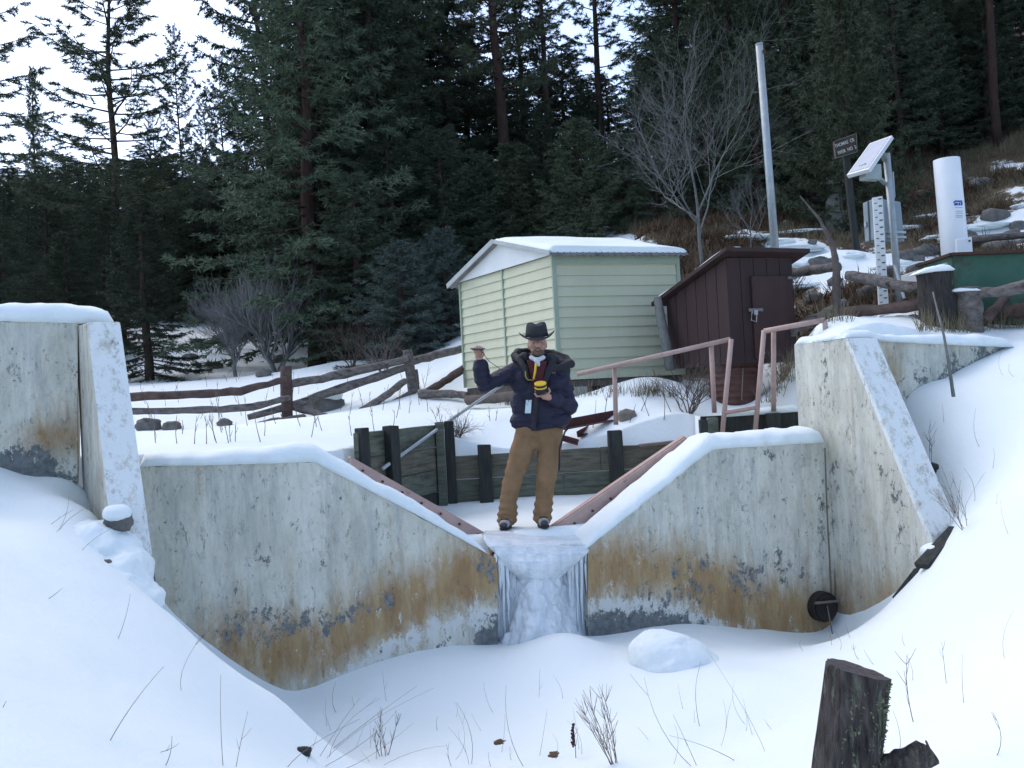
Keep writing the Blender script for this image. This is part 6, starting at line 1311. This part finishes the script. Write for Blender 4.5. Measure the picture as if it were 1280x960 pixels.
# twigs standing in the plateau snow behind the walls
sg2 = MB(); random.seed(31)
for a, b, c, d in [(222, 557, 221, 522), (258, 555, 257, 520), (294, 552, 295, 528), (465, 515, 462, 490), (478, 513, 486, 480), (500, 512, 498, 480), (613, 527, 611, 508), (619, 526, 622, 512), (535, 515, 533, 498), (740, 535, 745, 500), (755, 520, 762, 480), (800, 515, 822, 470), (812, 520, 800, 490), (830, 525, 828, 480), (840, 515, 815, 462), (786, 530, 795, 505), (700, 520, 690, 505), (655, 540, 640, 515), (440, 545, 436, 520), (330, 545, 331, 520), (195, 555, 193, 535)]:
    p_ = G(a, b, 8.9); stem(sg2, p_ - V((0, 0, .03)), P(c, d, p_.y), .005, .08, kids=3)
for k in range(70):
    x = random.uniform(170, 560); y = random.uniform(455, 555); p_ = G(x, y, 8.9, 30); stem(sg2, p_ - V((0, 0, .03)), p_ + V((random.uniform(-.1, .1), 0, random.uniform(.12, .4))), .005, .1, kids=2)
o = sg2.build('dry_stems', M_twig); tag(o, 'sparse dry twigs standing in the snow behind the weir', 'grass', None, 'stuff')
# ------------------------------------------------------------------ grass and brush on the hillside
def tufts(pts, nbl, h, w, spread, rg, lean=.5):
    n = len(pts); b_ = np.repeat(pts, nbl, 0) + np.c_[rg.normal(0, spread, (n * nbl, 2)), np.zeros(n * nbl)]; d_ = np.c_[rg.normal(0, lean, (n * nbl, 2)), np.ones(n * nbl)]; d_ /= np.linalg.norm(d_, axis=1, keepdims=True)
    L_ = h * rg.uniform(.4, 1.2, (n * nbl, 1)); sd = np.c_[rg.normal(0, 1, (n * nbl, 2)), np.zeros(n * nbl)]; sd /= np.linalg.norm(sd, axis=1, keepdims=True); sd *= w
    return np.stack([b_ - sd, b_ + sd, b_ + d_ * L_], 1).reshape(-1, 3)
rg = np.random.default_rng(3); N = 16000; qx = rg.uniform(-2, 15, N); qy = rg.uniform(12.5, 30, N); qq = np.c_[qx, qy]
hx_ = qx - (-.5 + .06 * qy); hm = sstep(12.0, 13.6, qy - .3 * np.clip(4 - qx, 0, 4)) * sstep(.6, 2.4, hx_); pt_ = fbm(np.c_[qx * .8, qy * .45, qx * 0], 4, 21); sn_ = 1 - hm * (.55 + .35 * sstep(17, 24, qy)) + hm * pt_
keep = sn_ < .40; qq = qq[keep]; z_ = ground_np(qq); pts = np.c_[qq, z_ - .02]
cl = fbm(np.c_[qq * .7, qq[:, 0] * 0], 3, 40); gpts = pts[cl > -.12]; bpts = pts[cl <= .0]
vs = tufts(gpts, 9, .26, .008, .07, rg); o = link('dry_grass', raw_mesh('dry_grass', vs, np.arange(len(vs)).reshape(-1, 3)), M_straw, origin=(0, 0, 0)); tag(o, 'straw coloured dry grass on the right hillside', 'grass', None, 'stuff')
vs = tufts(bpts, 14, .34, .012, .13, rg, .9); o = link('brown_brush', raw_mesh('brown_brush', vs, np.arange(len(vs)).reshape(-1, 3)), M_brush, origin=(0, 0, 0)); tag(o, 'low brown brush and dead leaves on the right hillside', 'brush', None, 'stuff')
tp_ = []
for x0, x1, y0, y1, k in ((1150, 1235, 395, 418, 60), (690, 850, 490, 497, 34), (585, 700, 500, 508, 14), (1230, 1290, 395, 412, 30), (940, 1000, 498, 508, 16), (1030, 1060, 395, 405, 10)):
    for i in range(k): p_ = G(random.uniform(x0, x1), random.uniform(y0, y1), 9.9); tp_.append(tuple(p_))
vs = tufts(np.array(tp_), 12, .26, .004, .05, rg, .35); o = link('dry_grass', raw_mesh('dry_grass', vs, np.arange(len(vs)).reshape(-1, 3)), M_straw, origin=(0, 0, 0)); tag(o, 'tufts of dead grass round the cut posts and shed base', 'grass', None, 'stuff')
